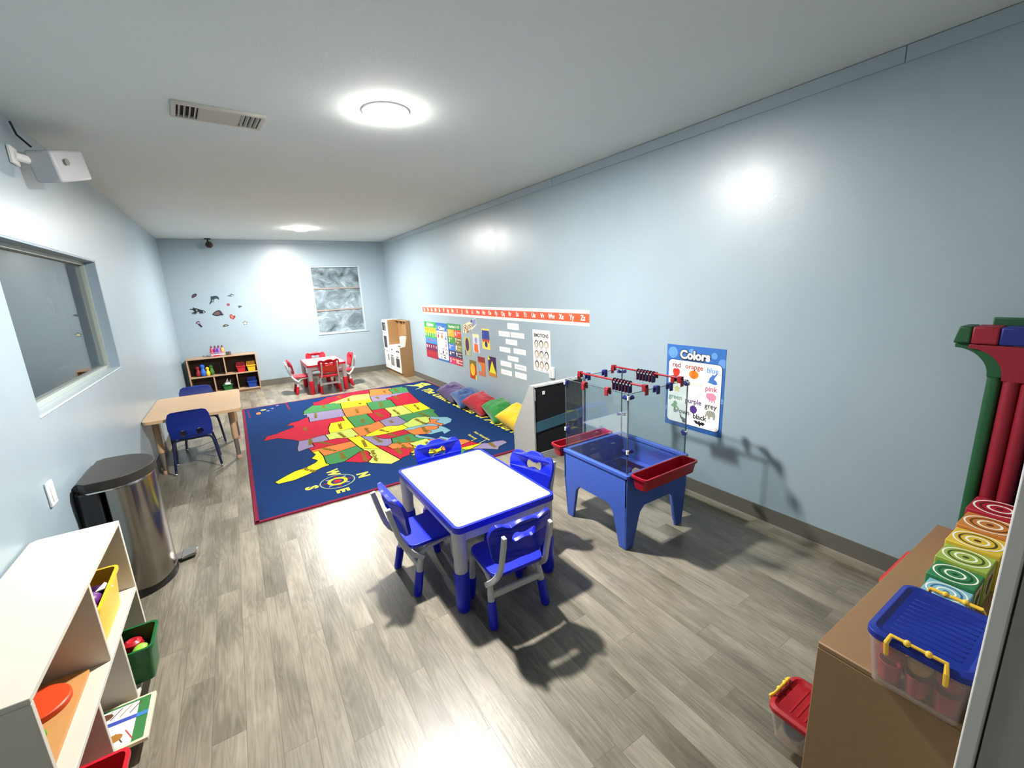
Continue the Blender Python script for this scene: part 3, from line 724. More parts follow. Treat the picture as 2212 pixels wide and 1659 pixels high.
# ------------------------------------------------------------------ map rug
ST = {
'Washington':('g','124.7,48.4 123,48.3 122.8,49 117.03,49 117.04,46.43 116.92,45.99 118.98,46 119.3,45.93 121.2,45.65 122.7,45.6 123.2,46.15 124,46.25 124.1,46.9'),
'Oregon':('o','124,46.25 123.2,46.15 122.7,45.6 121.2,45.65 119.3,45.93 118.98,46 116.92,45.99 116.5,45.5 117.2,44.4 117.03,43.8 117.03,42 124.2,42 124.5,42.85 124.05,44.7'),
'California':('r','124.2,42 120,42 120,39 114.63,35 114.15,34.3 114.72,32.72 117.12,32.53 117.3,33.1 118.4,33.75 119.3,34.2 120.6,34.55 120.65,35.15 121.9,36.6 122.4,37.2 122.5,37.8 123.8,39.3 124.4,40.4 124.1,41'),
'Nevada':('y2','120,42 114.04,42 114.04,36.2 114.75,36.1 114.63,35 120,39'),
'Idaho':('p','117.03,49 116.05,49 116.05,48 114.7,46.7 114.3,46.65 114.5,45.56 113.9,45.7 113,44.45 111.5,44.54 111.05,44.47 111.05,42 117.03,42 117.03,43.8 117.2,44.4 116.5,45.5 116.92,45.99 117.04,46.43'),
'Montana':('r','116.05,49 104.05,49 104.05,45 111.05,45 111.05,44.47 111.5,44.54 113,44.45 113.9,45.7 114.5,45.56 114.3,46.65 114.7,46.7 116.05,48'),
'Wyoming':('g','111.05,45 104.05,45 104.05,41 111.05,41'),
'Utah':('y','114.04,42 111.05,42 111.05,41 109.05,41 109.05,37 114.04,37'),
'Colorado':('o','109.05,41 102.05,41 102.05,37 109.05,37'),
'Arizona':('g','114.04,37 109.05,37 109.05,31.33 111.07,31.33 114.8,32.5 114.72,32.72 114.15,34.3 114.63,35 114.75,36.1 114.04,36.2'),
'New Mexico':('p','109.05,37 103,37 103.06,32 106.6,32 106.5,31.78 108.2,31.78 108.2,31.33 109.05,31.33'),
'North Dakota':('y','104.05,49 97.23,49 96.55,45.94 104.05,45.94'),
'South Dakota':('l','104.05,45.94 96.55,45.94 96.45,43.5 96.6,42.5 98.5,43 104.05,43'),
'Nebraska':('r','104.05,43 98.5,43 96.6,42.5 95.8,41 95.3,40 102.05,40 102.05,41 104.05,41'),
'Kansas':('g','102.05,40 95.3,40 94.62,39.1 94.62,37 102.05,37'),
'Oklahoma':('y','103,37 94.62,37 94.43,35.4 94.48,33.65 96.5,33.8 98,34.1 100,34.55 100,36.5 103,36.5'),
'Texas':('r','103,36.5 100,36.5 100,34.55 98,34.1 96.5,33.8 94.48,33.65 94.04,33.55 94.04,32 93.55,31.1 93.7,29.75 94.7,29.4 95.9,28.6 97.2,27.6 97.15,25.95 99.1,26.4 99.5,27.5 100.3,28.3 101.4,29.77 102.3,29.88 102.7,29.7 103.15,28.98 104.4,29.55 104.9,30.6 106.5,31.78 106.6,32 103.06,32'),
'Minnesota':('g','97.23,49 95.15,49.2 94.6,48.7 93,48.5 91,48.2 89.6,48 92.1,46.75 92.3,46.1 92.85,45.5 92.75,44.75 91.2,43.5 96.45,43.5 96.55,45.94'),
'Iowa':('p','96.45,43.5 91.2,43.5 90.15,41.9 91.1,41.2 91.4,40.4 95.77,40.58 95.8,41 96.6,42.5'),
'Missouri':('o','95.77,40.58 91.4,40.4 90.7,39 90.2,38.4 89.5,37.3 89.1,36.9 89.5,36.5 89.7,36 90.37,36 90.15,36.5 94.62,36.5 94.62,39.1 95.3,40'),
'Arkansas':('l','94.62,36.5 90.15,36.5 90.37,36 89.7,36 90.1,35 91.1,33.9 91.17,33 94.04,33.02 94.04,33.55 94.48,33.65 94.43,35.4'),
'Louisiana':('p','94.04,33.02 91.17,33 91,32.2 91.6,31 89.73,31 89.6,30.2 89.4,29.8 89.1,29.05 90.2,29.1 91.3,29.3 92.3,29.55 93.7,29.75 93.55,31.1 94.04,32'),
'Wisconsin':('l','92.1,46.75 90.9,46.95 90.4,46.55 88.1,45.9 87.8,45.3 88,44.6 87.2,45.1 87.7,43.5 87.8,42.5 90.65,42.5 91.2,43.5 92.75,44.75 92.85,45.5 92.3,46.1'),
'Illinois':('y','90.65,42.5 87.8,42.5 87.52,41.7 87.53,39.3 87.95,38.1 88.1,37.8 88.5,37.1 89.1,36.95 89.5,37.3 90.2,38.4 90.7,39 91.4,40.4 91.1,41.2 90.15,41.9'),
'Michigan':('o','86.8,41.76 84.8,41.7 83.45,41.73 82.45,42.9 82.6,43.9 83.4,43.95 83.9,43.7 83.3,44.8 83.5,45.3 84.75,45.75 85.5,45.2 86.2,44.7 86.5,43.8 86.25,42.7'),
'':('o','90.4,46.55 89,46.85 88.2,47.4 87.5,46.5 86.5,46.5 85,46.75 84.5,46.45 84.2,46 85,46 86.5,45.85 87.6,45.1 88.1,45.9'),
'Indiana':('r','87.52,41.7 86.8,41.76 84.8,41.7 84.82,39.1 85.5,38.4 86.5,38 87.95,37.9 87.53,39.3'),
'Ohio':('g','84.8,41.7 83.45,41.73 82.7,41.5 81.7,41.5 80.52,42 80.52,40.6 81.7,39.25 82.2,38.6 82.6,38.42 84.82,39.1'),
'Kentucky':('p','89.1,36.95 88.5,37.1 87.95,37.9 86.5,38 85.5,38.4 84.82,39.1 82.6,38.42 81.97,37.5 83.7,36.6 89.5,36.5'),
'Tennessee':('y','89.5,36.5 83.7,36.6 81.68,36.59 82.5,36 84.3,35 90.1,35 89.7,36'),
'Mississippi':('r','90.1,35 88.2,35 88.45,31.9 88.4,30.3 89.6,30.2 89.73,31 91.6,31 91,32.2 91.17,33 91.1,33.9'),
'Alabama':('o','88.2,35 85.6,35 85.05,32.1 85,31 87.6,31 87.5,30.3 88.4,30.3 88.45,31.9'),
'Georgia':('g','85.6,35 83.1,35 83.1,34.7 81,32.1 81.4,30.7 82.2,30.5 85,30.95 85.05,32.1'),
'Florida':('y','87.6,31 85,30.95 82.2,30.5 81.4,30.7 81.3,29.8 80.5,28.3 80.05,26.8 80.35,25.3 81.1,25.15 81.8,26.1 82.6,27.4 82.7,28.5 83.5,29.7 84.1,30.1 85.3,29.7 86.3,30.4 87.5,30.3'),
'South Carolina':('r','83.1,35 82.3,35.2 81.05,35.1 80.8,34.82 79.67,34.8 78.55,33.86 79.2,33.2 81,32.1 83.1,34.7'),
'North Carolina':('l','84.3,35 82.5,36 81.68,36.59 75.87,36.55 75.5,35.25 76.6,34.65 77.9,33.9 78.55,33.86 79.67,34.8 80.8,34.82 81.05,35.1 82.3,35.2 83.1,35'),
'Virginia':('r','83.7,36.6 81.97,37.5 80.3,37.5 79.6,38.5 78.4,39.4 77.7,39.3 77,38.3 76.3,37.9 76.3,37 75.87,36.55 81.68,36.59'),
'West Virginia':('o','82.6,38.42 82.2,38.6 81.7,39.25 80.52,40.6 80.52,39.72 79.48,39.72 78.4,39.4 79.6,38.5 80.3,37.5 81.97,37.5'),
'Maryland':('y','79.48,39.72 75.79,39.72 75.05,38.45 76,37.95 76.3,38.6 77,38.3 77.7,39.3 78.4,39.4'),
'Pennsylvania':('l','80.52,42 79.76,42.27 79.76,42 75.35,42 74.7,41.35 75.1,40.9 74.75,40.2 75.4,39.8 75.79,39.72 80.52,39.72'),
'New Jersey':('y','74.7,41.35 74,41 74,40.1 74.9,38.95 75.4,39.6 74.75,40.2 75.1,40.9'),
'New York':('o','79.76,42.27 78.9,42.85 79,43.25 76.3,43.5 76.2,44.1 75,45 73.35,45 73.3,43.6 73.25,42.75 73.5,42.05 73.7,41.1 74,41 74.7,41.35 75.35,42 79.76,42'),
'Vt':('r','73.35,45 71.5,45 72.45,42.73 73.25,42.75 73.3,43.6'),
'NH':('y','71.5,45 71.1,45.3 70.8,43.1 71.2,42.7 72.45,42.73'),
'Maine':('p','71.1,45.3 70.3,45.9 70,46.7 69.2,47.45 68.3,47.35 67.8,47.05 67.8,45.7 67,44.85 68.8,44.3 70,43.75 70.8,43.1'),
'Ma':('g','73.25,42.75 72.45,42.73 71.2,42.7 70.8,42.85 70.9,42.2 70,41.8 70.7,41.6 71.3,41.8 71.8,42.03 73.5,42.05'),
'Ct':('p','73.5,42.05 71.8,42.03 71.85,41.35 73.65,41'),
'RI':('r','71.8,42.03 71.3,41.8 71.4,41.45 71.85,41.35')}
LAKES = ['92.1,46.75 89.6,48 88.5,48.8 86.5,48.75 85,47.9 84.6,46.9 84.5,46.45 85,46.75 86.5,46.5 87.5,46.5 88.2,47.4 89,46.85 90.4,46.55 90.9,46.95',
 '87.8,42.5 87.52,41.7 86.8,41.76 86.25,42.7 86.5,43.8 86.2,44.7 85.5,45.2 84.9,45.8 85,46 86.5,45.85 87.6,45.1 88,44.6 87.2,45.1 87.7,43.5',
 '84.75,45.75 83.5,45.3 83.3,44.8 83.9,43.7 83.4,43.95 82.6,43.9 82.45,42.95 81.7,43.4 81.5,45 80,44.6 80.7,45.9 83,46.1 84.2,46',
 '83.45,41.73 82.7,41.5 81.7,41.5 80.52,42 79.76,42.27 78.9,42.85 80.5,42.6 82.5,42 83.1,42.1', '79,43.25 76.3,43.5 76.2,44.1 77.5,44 79.4,43.7']
def albers(lon, lat):
    p1, p2, p0 = math.radians(29.5), math.radians(45.5), math.radians(37.5)
    n = (math.sin(p1)+math.sin(p2))/2; C = math.cos(p1)**2+2*n*math.sin(p1)
    rr = lambda p: math.sqrt(C-2*n*math.sin(p))/n
    th = n*(math.radians(lon)+math.radians(96)); r = rr(math.radians(lat))
    e, no = r*math.sin(th), rr(p0)-r*math.cos(th)
    return (1.0199+.0198*e+4.7267*no+.3007*e*no, 5.0775-4.9443*e+.0285*no+.0944*e*no)
def pts(s): return [albers(-float(a.split(',')[0]), float(a.split(',')[1])) for a in s.split()]
def pile(name, hexc): return P(name, hexc, .95, var=.12, vscale=160, bump=.35, bscale=400, spec=.15)
rc = {'g': pile('rug_green', '#3b7645'), 'o': pile('rug_orange', '#cc6c36'), 'r': pile('rug_red', '#a01c30'), 'y': pile('rug_yellow', '#e6d420'),
      'y2': pile('rug_lemon', '#e2da58'), 'p': pile('rug_mauve', '#7b718e'), 'l': pile('rug_lime', '#aab858'), 'w': pile('rug_lake_blue', '#6f9aa6')}
rug_b = pile('rug_blue', '#0a2a58'); rug_e = pile('rug_maroon_edge', '#6d1c34'); rug_k = pile('rug_border_black', '#20201c'); rug_t = pile('rug_olive_text', '#6d5a14')
rug_y = pile('rug_title_yellow', '#e9dc4a')
RX0, RX1, RY0, RY1, RZ = -.09, 2.585, 3.235, 6.895, .011
m = MB()
m.box(RX0, RX1, RY0, RY1, .0005, RZ, rug_b)
lay = lambda n: Zx(RZ+n*.0004)
for a in ([(RX0, RY0), (RX1, RY0), (RX1, RY0+.022), (RX0, RY0+.022)], [(RX0, RY1-.022), (RX1, RY1-.022), (RX1, RY1), (RX0, RY1)], [(RX0, RY0), (RX0+.022, RY0), (RX0+.022, RY1), (RX0, RY1)], [(RX1-.022, RY0), (RX1, RY0), (RX1, RY1), (RX1-.022, RY1)]):
    m.flat(a, lay(1), rug_e)
m.box(RX0-.004, RX0, RY0-.004, RY1+.004, .0005, RZ+.0004, rug_e); m.box(RX1, RX1+.004, RY0-.004, RY1+.004, .0005, RZ+.0004, rug_e)
m.box(RX0, RX1, RY0-.004, RY0, .0005, RZ+.0004, rug_e); m.box(RX0, RX1, RY1, RY1+.004, .0005, RZ+.0004, rug_e)
for lk in LAKES: m.flat(pts(lk), lay(1), rc['w'])
for k, (nm, (c, s_)) in enumerate(ST.items()):
    pp = pts(s_); m.flat(pp, lay(2), rc[c])
    for i in range(len(pp)): m.line(pp[i], pp[(i+1) % len(pp)], .009, lay(3), rug_k)
    cx = sum(p[0] for p in pp)/len(pp); cy = sum(p[1] for p in pp)/len(pp)
    if nm in ('Florida',): cx, cy = albers(-81.7, 28.6)
    if nm in ('Louisiana',): cx, cy = albers(-92.3, 31)
    if nm in ('Idaho',): cx, cy = albers(-114.6, 43.2)
    if nm in ('Oklahoma',): cx, cy = albers(-97.2, 35.5)
    if nm in ('Texas',): cx, cy = albers(-99.3, 31.2)
    if len(nm) > 2: m.text(nm, .062 if len(nm) < 10 else .05, (cx, cy), lay(4), rug_t, rot=-PI/2+random.uniform(-.15, .15)+(.5 if nm in ('Florida', 'Mississippi', 'Alabama', 'Illinois', 'Indiana') else 0), bold=.004)
# title, compass, Alaska, Hawaii, small captions
m.text('The United States of America', .2, (2.33, 4.88), lay(2), rug_y, rot=-PI/2, bold=.004, italic=.2, fit=2.82)
cc = (.513, 3.585); fc_ = lay(3)
m.ring(cc, .128, .137, lay(1), pile('rug_grey_olive', '#8c9a78'), 40); m.ring(cc, .052, .078, lay(2), rc['y'], 36); m.flat(circ(cc[0], cc[1], .05), lay(1), pile('rug_ink_navy', '#152c55')); m.flat(circ(cc[0], cc[1], .03), lay(2), rc['r'])
for k in range(8):
    a = k*PI/4; ca, sa = math.cos(a), math.sin(a); l = .135 if k % 2 == 0 else .12
    m.flat([(cc[0]+.08*ca-.016*sa, cc[1]+.08*sa+.016*ca), (cc[0]+l*ca, cc[1]+l*sa), (cc[0]+.08*ca+.016*sa, cc[1]+.08*sa-.016*ca)], lay(2), rc['p'] if k % 2 else rug_e)
for ch, p in (('W', (.513, 3.795)), ('N', (.715, 3.58)), ('E', (.509, 3.38)), ('S', (.312, 3.585))): m.text(ch, .125, p, lay(2), rug_y, rot=-PI/2, bold=.006)
m.flat([(2.47, 6.77), (2.53, 6.63), (2.54, 6.50), (2.40, 6.48), (2.36, 6.42), (2.20, 6.34), (2.33, 6.46), (2.31, 6.56), (2.25, 6.62), (2.17, 6.76), (2.29, 6.66), (2.34, 6.70), (2.42, 6.72)], lay(2), rc['l'])
m.text('Alaska', .05, (2.42, 6.58), lay(3), rug_t, rot=-PI/2, bold=.003)
for (x, y, rx, ry, c) in ((.085, 6.50, .03, .07, rc['o']), (.15, 6.66, .035, .035, rc['l']), (.20, 6.56, .02, .03, rc['p']), (.26, 6.66, .015, .035, rc['p']), (.33, 6.80, .02, .025, rc['p'])): m.flat(circ(x, y, rx, ry, 12), lay(2), c)
m.line((.445, 6.88), (.45, 6.42), .02, lay(2), rug_e); m.line((-.03, 6.80), (-.02, 6.30), .012, lay(2), rug_e)
m.text('Vermont', .05, (1.89, 3.83), lay(2), rug_y, rot=-PI/2); m.text('New Hampshire', .05, (1.98, 3.79), lay(2), rug_y, rot=-PI/2)
m.line((1.87, 3.74), (1.80, 3.72), .006, lay(2), rug_y); m.line((1.96, 3.66), (1.86, 3.62), .006, lay(2), rug_y)
m.flat([(-.065, 3.27), (-.03, 3.27), (-.03, 3.53), (-.065, 3.53)], lay(2), pile('rug_tag_navy', '#12264e'))
tag(m.build('area_rug', smooth=0, recalc=False), 'blue rug with a colourful map of the United States and a compass', 'rug')

# ------------------------------------------------------------------ floor pillows
def pillow(name, mat, loc, rx, ry, rz, w=.48, d=.46, th=.2, seed=0, label=''):
    rnd = random.Random(seed); n = 22; vs = []; fs = []
    ph = [rnd.uniform(0, 6.28) for _ in range(8)]
    for s_ in (1, -1):
        for j in range(n+1):
            for i in range(n+1):
                u, v = i/n*2-1, j/n*2-1
                e = max(0.0, (1-abs(u)**2.6))*max(0.0, (1-abs(v)**2.6))
                pin = 1-.10*(abs(v)**2)*(1-abs(u))-.0
                x = u*w/2*(1-.12*(1-v*v)*abs(u)**3*0-.10*(1-abs(v))*0 - .09*(1-v*v)*u*u); y = v*d/2*(1-.09*(1-u*u)*v*v)
                nv = Vector((u*1.6+seed*7, v*1.6, s_*.4)); wr = .03*noise.noise(nv)+.014*noise.noise(nv*2.7)+.006*noise.noise(nv*6)
                vs.append((x, y, s_*(th/2*e**.5+wr*e**.7)))
    K = (n+1)**2
    for j in range(n):
        for i in range(n):
            a = j*(n+1)+i; q = (a, a+1, a+n+2, a+n+1)
            fs.append(q); fs.append(tuple(k+K for k in q[::-1]))
    m = MB(); m.add(vs, fs, mat)
    o = m.build(name, weld=True, smooth=180, sub=1)
    o.location = loc; o.rotation_euler = (rx, ry, rz)
    return tag(o, label, 'pillow', 'coloured floor pillows on the rug')
R = math.radians
fab = lambda n, h: P(n, h, .85, var=.08, vscale=18, bump=.12, bscale=60, sheen=.3)
pillow('floor_pillow', fab('pillow_purple', '#4c3d6c'), (2.40, 5.33, .122), R(17), R(-9), R(12), .35, .39, .21, 1, 'purple floor pillow, the farthest of the row on the rug')
pillow('floor_pillow', fab('pillow_denim', '#2c4c80'), (2.405, 4.95, .120), R(18), R(-7), R(-7), .35, .38, .20, 2, 'denim blue floor pillow between the purple and red ones')
pillow('floor_pillow', fab('pillow_red', '#a01220'), (2.405, 4.545, .122), R(19), R(-9), R(10), .35, .39, .21, 3, 'red floor pillow between the blue and green ones')
pillow('floor_pillow', fab('pillow_green', '#19762c'), (2.42, 4.15, .120), R(18), R(-8), R(-8), .32, .38, .20, 4, 'green floor pillow between the red and yellow ones')
pillow('floor_pillow', fab('pillow_yellow', '#dcb01e'), (2.41, 3.75, .128), R(19), R(-13), R(10), .35, .39, .21, 5, 'yellow floor pillow, half hidden behind the grey book rack')

# ------------------------------------------------------------------ sling book rack seen from behind
gl = P('pale_grey_laminate', '#979896', .5, var=.03)
t = thing('book_rack', 'grey sling book rack with black cloth, standing against the right wall', 'bookshelf', (2.012, 2.88, 0))
Wd = .565; prof = [(0, 0), (.33, 0), (.33, .25), (.055, .69), (0, .69)]
for x in (0, Wd-.016):
    MB().prism([prof], lambda u, v, x=x: Vector((x, u, v)), lambda u, v, x=x: Vector((x+.016, u, v)), gl).build('side_panel', t, bevel=.002)
MB().box(.0162, Wd-.0162, .004, .018, .0, .085, gl).build('bottom_rail', t, bevel=.002)
MB().box(.0162, Wd-.0162, .004, .05, .672, .69, P('rack_white_edge', '#dedfdd', .5)).build('top_rail', t, bevel=.002)
sling = P('black_sling_cloth', '#0a0c12', .95, var=.2, vscale=14, bump=.2, bscale=90); teal = P('teal_sling_cloth', '#31586a', .85, var=.12)
m = MB(); m.box(.0162, Wd-.0162, .008, .014, .085, .672, sling); m.build('cloth', t)
m = MB(); m.prism([[(.0165, .275), (Wd-.0165, .315), (Wd-.0165, .41), (.0165, .365)]], lambda u, v: Vector((u, .0035, v)), lambda u, v: Vector((u, .0075, v)), teal); m.build('teal_band', t)
MB().box(.10, .125, .0045, .0075, .60, .63, white_pl).build('white_clip', t); MB().box(.0165, .022, .001, .0075, .56, .66, white_pl).build('white_tape', t)

# ------------------------------------------------------------------ sand and water table with clear easel panels
st_b = P('cobalt_table_plastic', '#3f5fb8', .5, var=.05, bump=.1, bscale=220)
t = thing('sand_table', 'blue sand and water table with clear panels and red trays', 'play table', (1.942, 1.805, 0))
hx, hy = .262, .272; zr = .462; za = .275
def wallpoly(Lh):   # side wall with two tapered legs, drawn in (u, z)
    return [(-Lh, zr), (Lh, zr), (Lh, za), (Lh-.012, 0), (Lh-.068, 0), (Lh-.115, .215), (Lh-.15, .25), (-Lh+.15, .25), (-Lh+.115, .215), (-Lh+.068, 0), (-Lh+.012, 0), (-Lh, za)]
m = MB()
for s_ in (-1, 1):
    m.prism([wallpoly(hy)], lambda u, v, s_=s_: Vector((s_*(hx-.012*max(0, (za-v)/za)), u, v)), lambda u, v, s_=s_: Vector((s_*(hx-.018-.012*max(0, (za-v)/za)), u, v)), st_b)
    m.prism([wallpoly(hx)], lambda u, v, s_=s_: Vector((u, s_*(hy-.0005-.012*max(0, (za-v)/za)), v)), lambda u, v, s_=s_: Vector((u, s_*(hy-.018-.012*max(0, (za-v)/za)), v)), st_b)
m.build('basin', t, bevel=.004)
m = MB(); m.prism([rrect(-hx-.006, hx+.006, -hy-.006, hy+.006, .012), rrect(-hx+.024, hx-.024, -hy+.024, hy-.024, .01)], Zx(zr-.012), Zx(zr+.006), st_b); m.build('rim', t, bevel=.005)
m = MB(); m.prism([rrect(-hx+.02, hx-.02, -hy+.02, hy-.02, .01), rrect(-hx+.06, hx-.06, -hy+.06, hy-.06, .01)], Zx(.30), Zx(.306), st_b); m.build('inner_ledge', t)
acr = thin_clear('clear_acrylic', '#f3f7f7', .02, 1.5, .012, '#c8d0d4')
acr_e = thin_clear('acrylic_cut_edge', '#93a3a8', .1, 1.5, .3, '#6f7f86')
px, py, pz0, pz1 = .252, .262, .40, .93
for (a, b, c, d) in ((-px, -px+.004, -py+.004, py-.004), (px-.004, px, -py+.004, py-.004), (-px, px, -py, -py+.004), (-px, px, py-.004, py)):
    m = MB()
    if b-a < .01:
        m.box(a, b, c+.004, d-.004, .470, pz1-.003, acr); m.box(a, b, c, c+.0038, .470, pz1, acr_e); m.box(a, b, d-.0038, d, .470, pz1, acr_e); m.box(a, b, c+.004, d-.004, pz1-.0028, pz1, acr_e)
    else:
        m.box(a+.004, b-.004, c, d, .470, pz1-.003, acr); m.box(a, a+.0038, c, d, .470, pz1, acr_e); m.box(b-.0038, b, c, d, .470, pz1, acr_e); m.box(a+.004, b-.004, c, d, pz1-.0028, pz1, acr_e)
    m.build('clear_panel', t, smooth=0)
dkb = P('clip_dark_blue', '#16206e', .4); rdc = P('clip_red', '#861220', .4)
for sx in (-1, 1):
    for sy in (-1, 1):
        for z in (.905, .60):
            m = MB(); x, y = sx*px, sy*py
            m.tube([(x, y, z-.008), (x, y, z+.014)], .008, white_pl, 10)
            for (dx, dy) in ((-sx*.016, sy*.002), (sx*.002, -sy*.016)):
                m.tube([(x+dx*.6, y+dy*.6, z), (x+dx*1.9, y+dy*1.9, z+.006)], [.009, .012], dkb, 10)
            m.build('corner_clip', t)
def hook(axis, pos, side, mat):
    m = MB()
    if axis == 'y':   # straddles a panel that runs along y, at x = side
        s_ = 1 if side > 0 else -1
        m.box(side-.012, side+.012, pos-.014, pos+.014, pz1, pz1+.012, mat); m.box(side-.016, side-.008, pos-.012, pos+.012, pz1-.035, pz1+.004, mat); m.box(side+.008, side+.016, pos-.014, pos+.014, pz1-.028, pz1+.004, mat)
    else:
        m.box(pos-.014, pos+.014, side-.012, side+.012, pz1, pz1+.012, mat); m.box(pos-.012, pos+.012, side-.016, side-.008, pz1-.035, pz1+.004, mat); m.box(pos-.014, pos+.014, side+.008, side+.016, pz1-.028, pz1+.004, mat)
    m.build('panel_hook', t, bevel=.002)
for a in (('y', .08, -px, rdc), ('y', -.11, -px, rdc), ('y', -.02, px, rdc), ('y', -.16, px, rdc), ('x', -.03, -py, dkb), ('x', .08, -py, dkb), ('x', -.06, py, dkb), ('x', .09, py, dkb)): hook(*a)
for x in (-.125, .175):
    m = MB(); m.tube([(x, -py-.012, .952), (x, py+.012, .952)], .0062, rdc, 12)
    for s_ in (-1, 1): m.box(x-.012, x+.012, s_*py-.012, s_*py+.012, .925, .962, rdc); m.box(x-.012, x+.012, s_*(py+.012)-.003, s_*(py+.012)+.003, .905, .945, rdc)
    rod = m.build('rod', t)
    for k in range(6):
        mat = P('ring_navy', '#1c1846', .4) if k % 2 else P('ring_maroon', '#4c1026', .4)
        y = (-.085 if x < 0 else .0)-.024*k+.05
        m = MB()
        q = [(x+.016*math.cos(2*PI*j/16), y, .947+.016*math.sin(2*PI*j/16)) for j in range(17)]
        m.tube(q, .0045, mat, 8, caps=False); m.box(x-.014, x+.014, y-.005, y+.005, .895, .932, mat)
        m.build('hanging_clip', rod, bevel=.002)
tray_r = P('tray_red', '#9e0e26', .33, var=.04)
for sgn, x0, x1 in ((-1, -.25, .205), (1, -.285, .2)):
    y0, y1 = (hy+.004, hy+.118)
    m = MB(); cx, cy = (x0+x1)/2, (y0+y1)/2; w, d = x1-x0, y1-y0
    b_ = bin_mesh(w*.93, d*.66, w-.014, d-.014, .075, tray_r, .005, .007)
    m.add([(p.x+cx, sgn*(p.y+cy), p.z+.405) for p in b_.v], b_.f, tray_r)
    m.build('tray', t)

# ------------------------------------------------------------------ play kitchen
kw = P('kitchen_white', '#e6e5e2', .4, var=.02); kt = P('kitchen_tan', '#9b7850', .5, var=.07, vscale=20); kd = P('kitchen_dark', '#3a3836', .4)
t = thing('play_kitchen', 'tan and white wooden play kitchen in the far right corner', 'play kitchen', (2.375, 7.43, 0))
MB().box(.03, .222, .0, .97, 0, .07, kt).build('plinth', t)
MB().prism([[(0, .07), (.222, .07), (.222, 1.0), (.14, 1.0), (.14, .73), (.10, .55), (0, .54)]], lambda u, v: Vector((u, 0, v)), lambda u, v: Vector((u, .016, v)), kt).build('side_panel', t, bevel=.002)
MB().box(.205, .222, .0165, .6245, .5405, 1.0, kt).build('back_panel', t)
MB().box(0, .204, .017, .64, .522, .54, kw).build('counter', t, bevel=.002)
cb = MB().box(.012, .2, .017, .64, .07, .521, kw).build('base_cabinet', t)
for k, (a, b) in enumerate(((.025, .32), (.33, .63))):
    d = MB().box(-.002, .0118, a, b, .08, .40, kw).build('door', t, bevel=.002)
    MB().box(-.0045, -.0022, a+.06, b-.05, .17, .33, kd if k == 0 else P('oven_window_grey', '#85837e', .3)).build('window', d)
    MB().box(-.014, -.0022, a+.09, b-.09, .355, .367, steel).build('handle', d, bevel=.002)
cp = MB().box(-.002, .0118, .025, .63, .41, .515, kw).build('control_panel', t, bevel=.002)
for k in range(4):
    m = MB(); y = .07+.06*k if k < 3 else .45
    m.tube([(-.002, y, .46+.01*(k % 2)), (-.014, y, .46+.01*(k % 2))], .014, kd if k != 1 else steel, 12); m.build('knob', cp)
# sink, tap, splash guard, upper shelves
m = MB(); m.prism([rrect(.03, .17, .06, .26, .03), rrect(.045, .155, .075, .245, .02)], Zx(.5405), Zx(.547), steel); m.box(.045, .155, .075, .245, .541, .543, P('sink_inside', '#6f6e6c', .3, metal=.8)); m.build('sink', t)
m = MB(); m.tube([(.165, .16, .54), (.165, .16, .63), (.155, .16, .66), (.13, .16, .675), (.10, .16, .66), (.095, .16, .635)], .0085, chrome, 10); m.build('tap', t)
MB().prism([rrect(.02, .139, .545, .74, .02)], lambda u, v: Vector((u, .018, v)), lambda u, v: Vector((u, .028, v)), kw).build('splash_guard', t, bevel=.002)
MB().box(.14, .204, .017, .30, .745, .757, kt).build('shelf', t); MB().box(.14, .204, .017, .6245, .985, .999, kt).build('shelf', t)
MB().box(.15, .204, .17, .18, .93, .984, kt).build('shelf_bracket', t); MB().box(.15, .204, .40, .41, .93, .984, kt).build('shelf_bracket', t)
m = MB(); m.box(.014, .222, .641, .97, .07, 1.0, kw); m.box(.012, .222, .625, .6408, .541, 1.0, kt); fr = m.build('tower', t, bevel=.002)
for (a, b, nm) in ((.76, .985, 'microwave_door'), (.42, .745, 'fridge_door'), (.08, .41, 'lower_door')):
    d = MB().box(.0, .0138, .665, .96, a, b, kw).build(nm, t, bevel=.003)
    if nm == 'microwave_door':
        MB().box(-.003, -.0002, .72, .93, a+.04, b-.035, kd).build('window', d)
        m = MB(); m.ring((0, 0), .045, .056, lambda u, v: Vector((-.0036, .77+u*.6, .87+v)), white_pl); m.build('dial', d, smooth=0)
    elif nm == 'fridge_door': MB().box(-.003, -.0002, .73, .90, a+.06, b-.05, kd).build('window', d)
    else: MB().box(-.012, -.0002, .69, .705, b-.16, b-.05, steel).build('handle', d)

# ------------------------------------------------------------------ wall posters on the right wall
def poster(name, label, cat, y, z, w, h, group=None, mat=paper, th=.0015, rot=0, r=0):
    at = on_right(y, z); m = MB()
    m.prism([rrect(0, w, 0, h, r) if r else [(0, 0), (w, 0), (w, h), (0, h)]], at(.0002 if w > 2 else -.0004), at(.0006+th), mat)
    def fin(): return tag(m.build(name, smooth=0, recalc=False), label, cat, group)
    return m, (lambda n: at(.0006+th+.0005*n)), fin
flatc = lambda n, h: P('print_'+n, h, .55, var=.02)
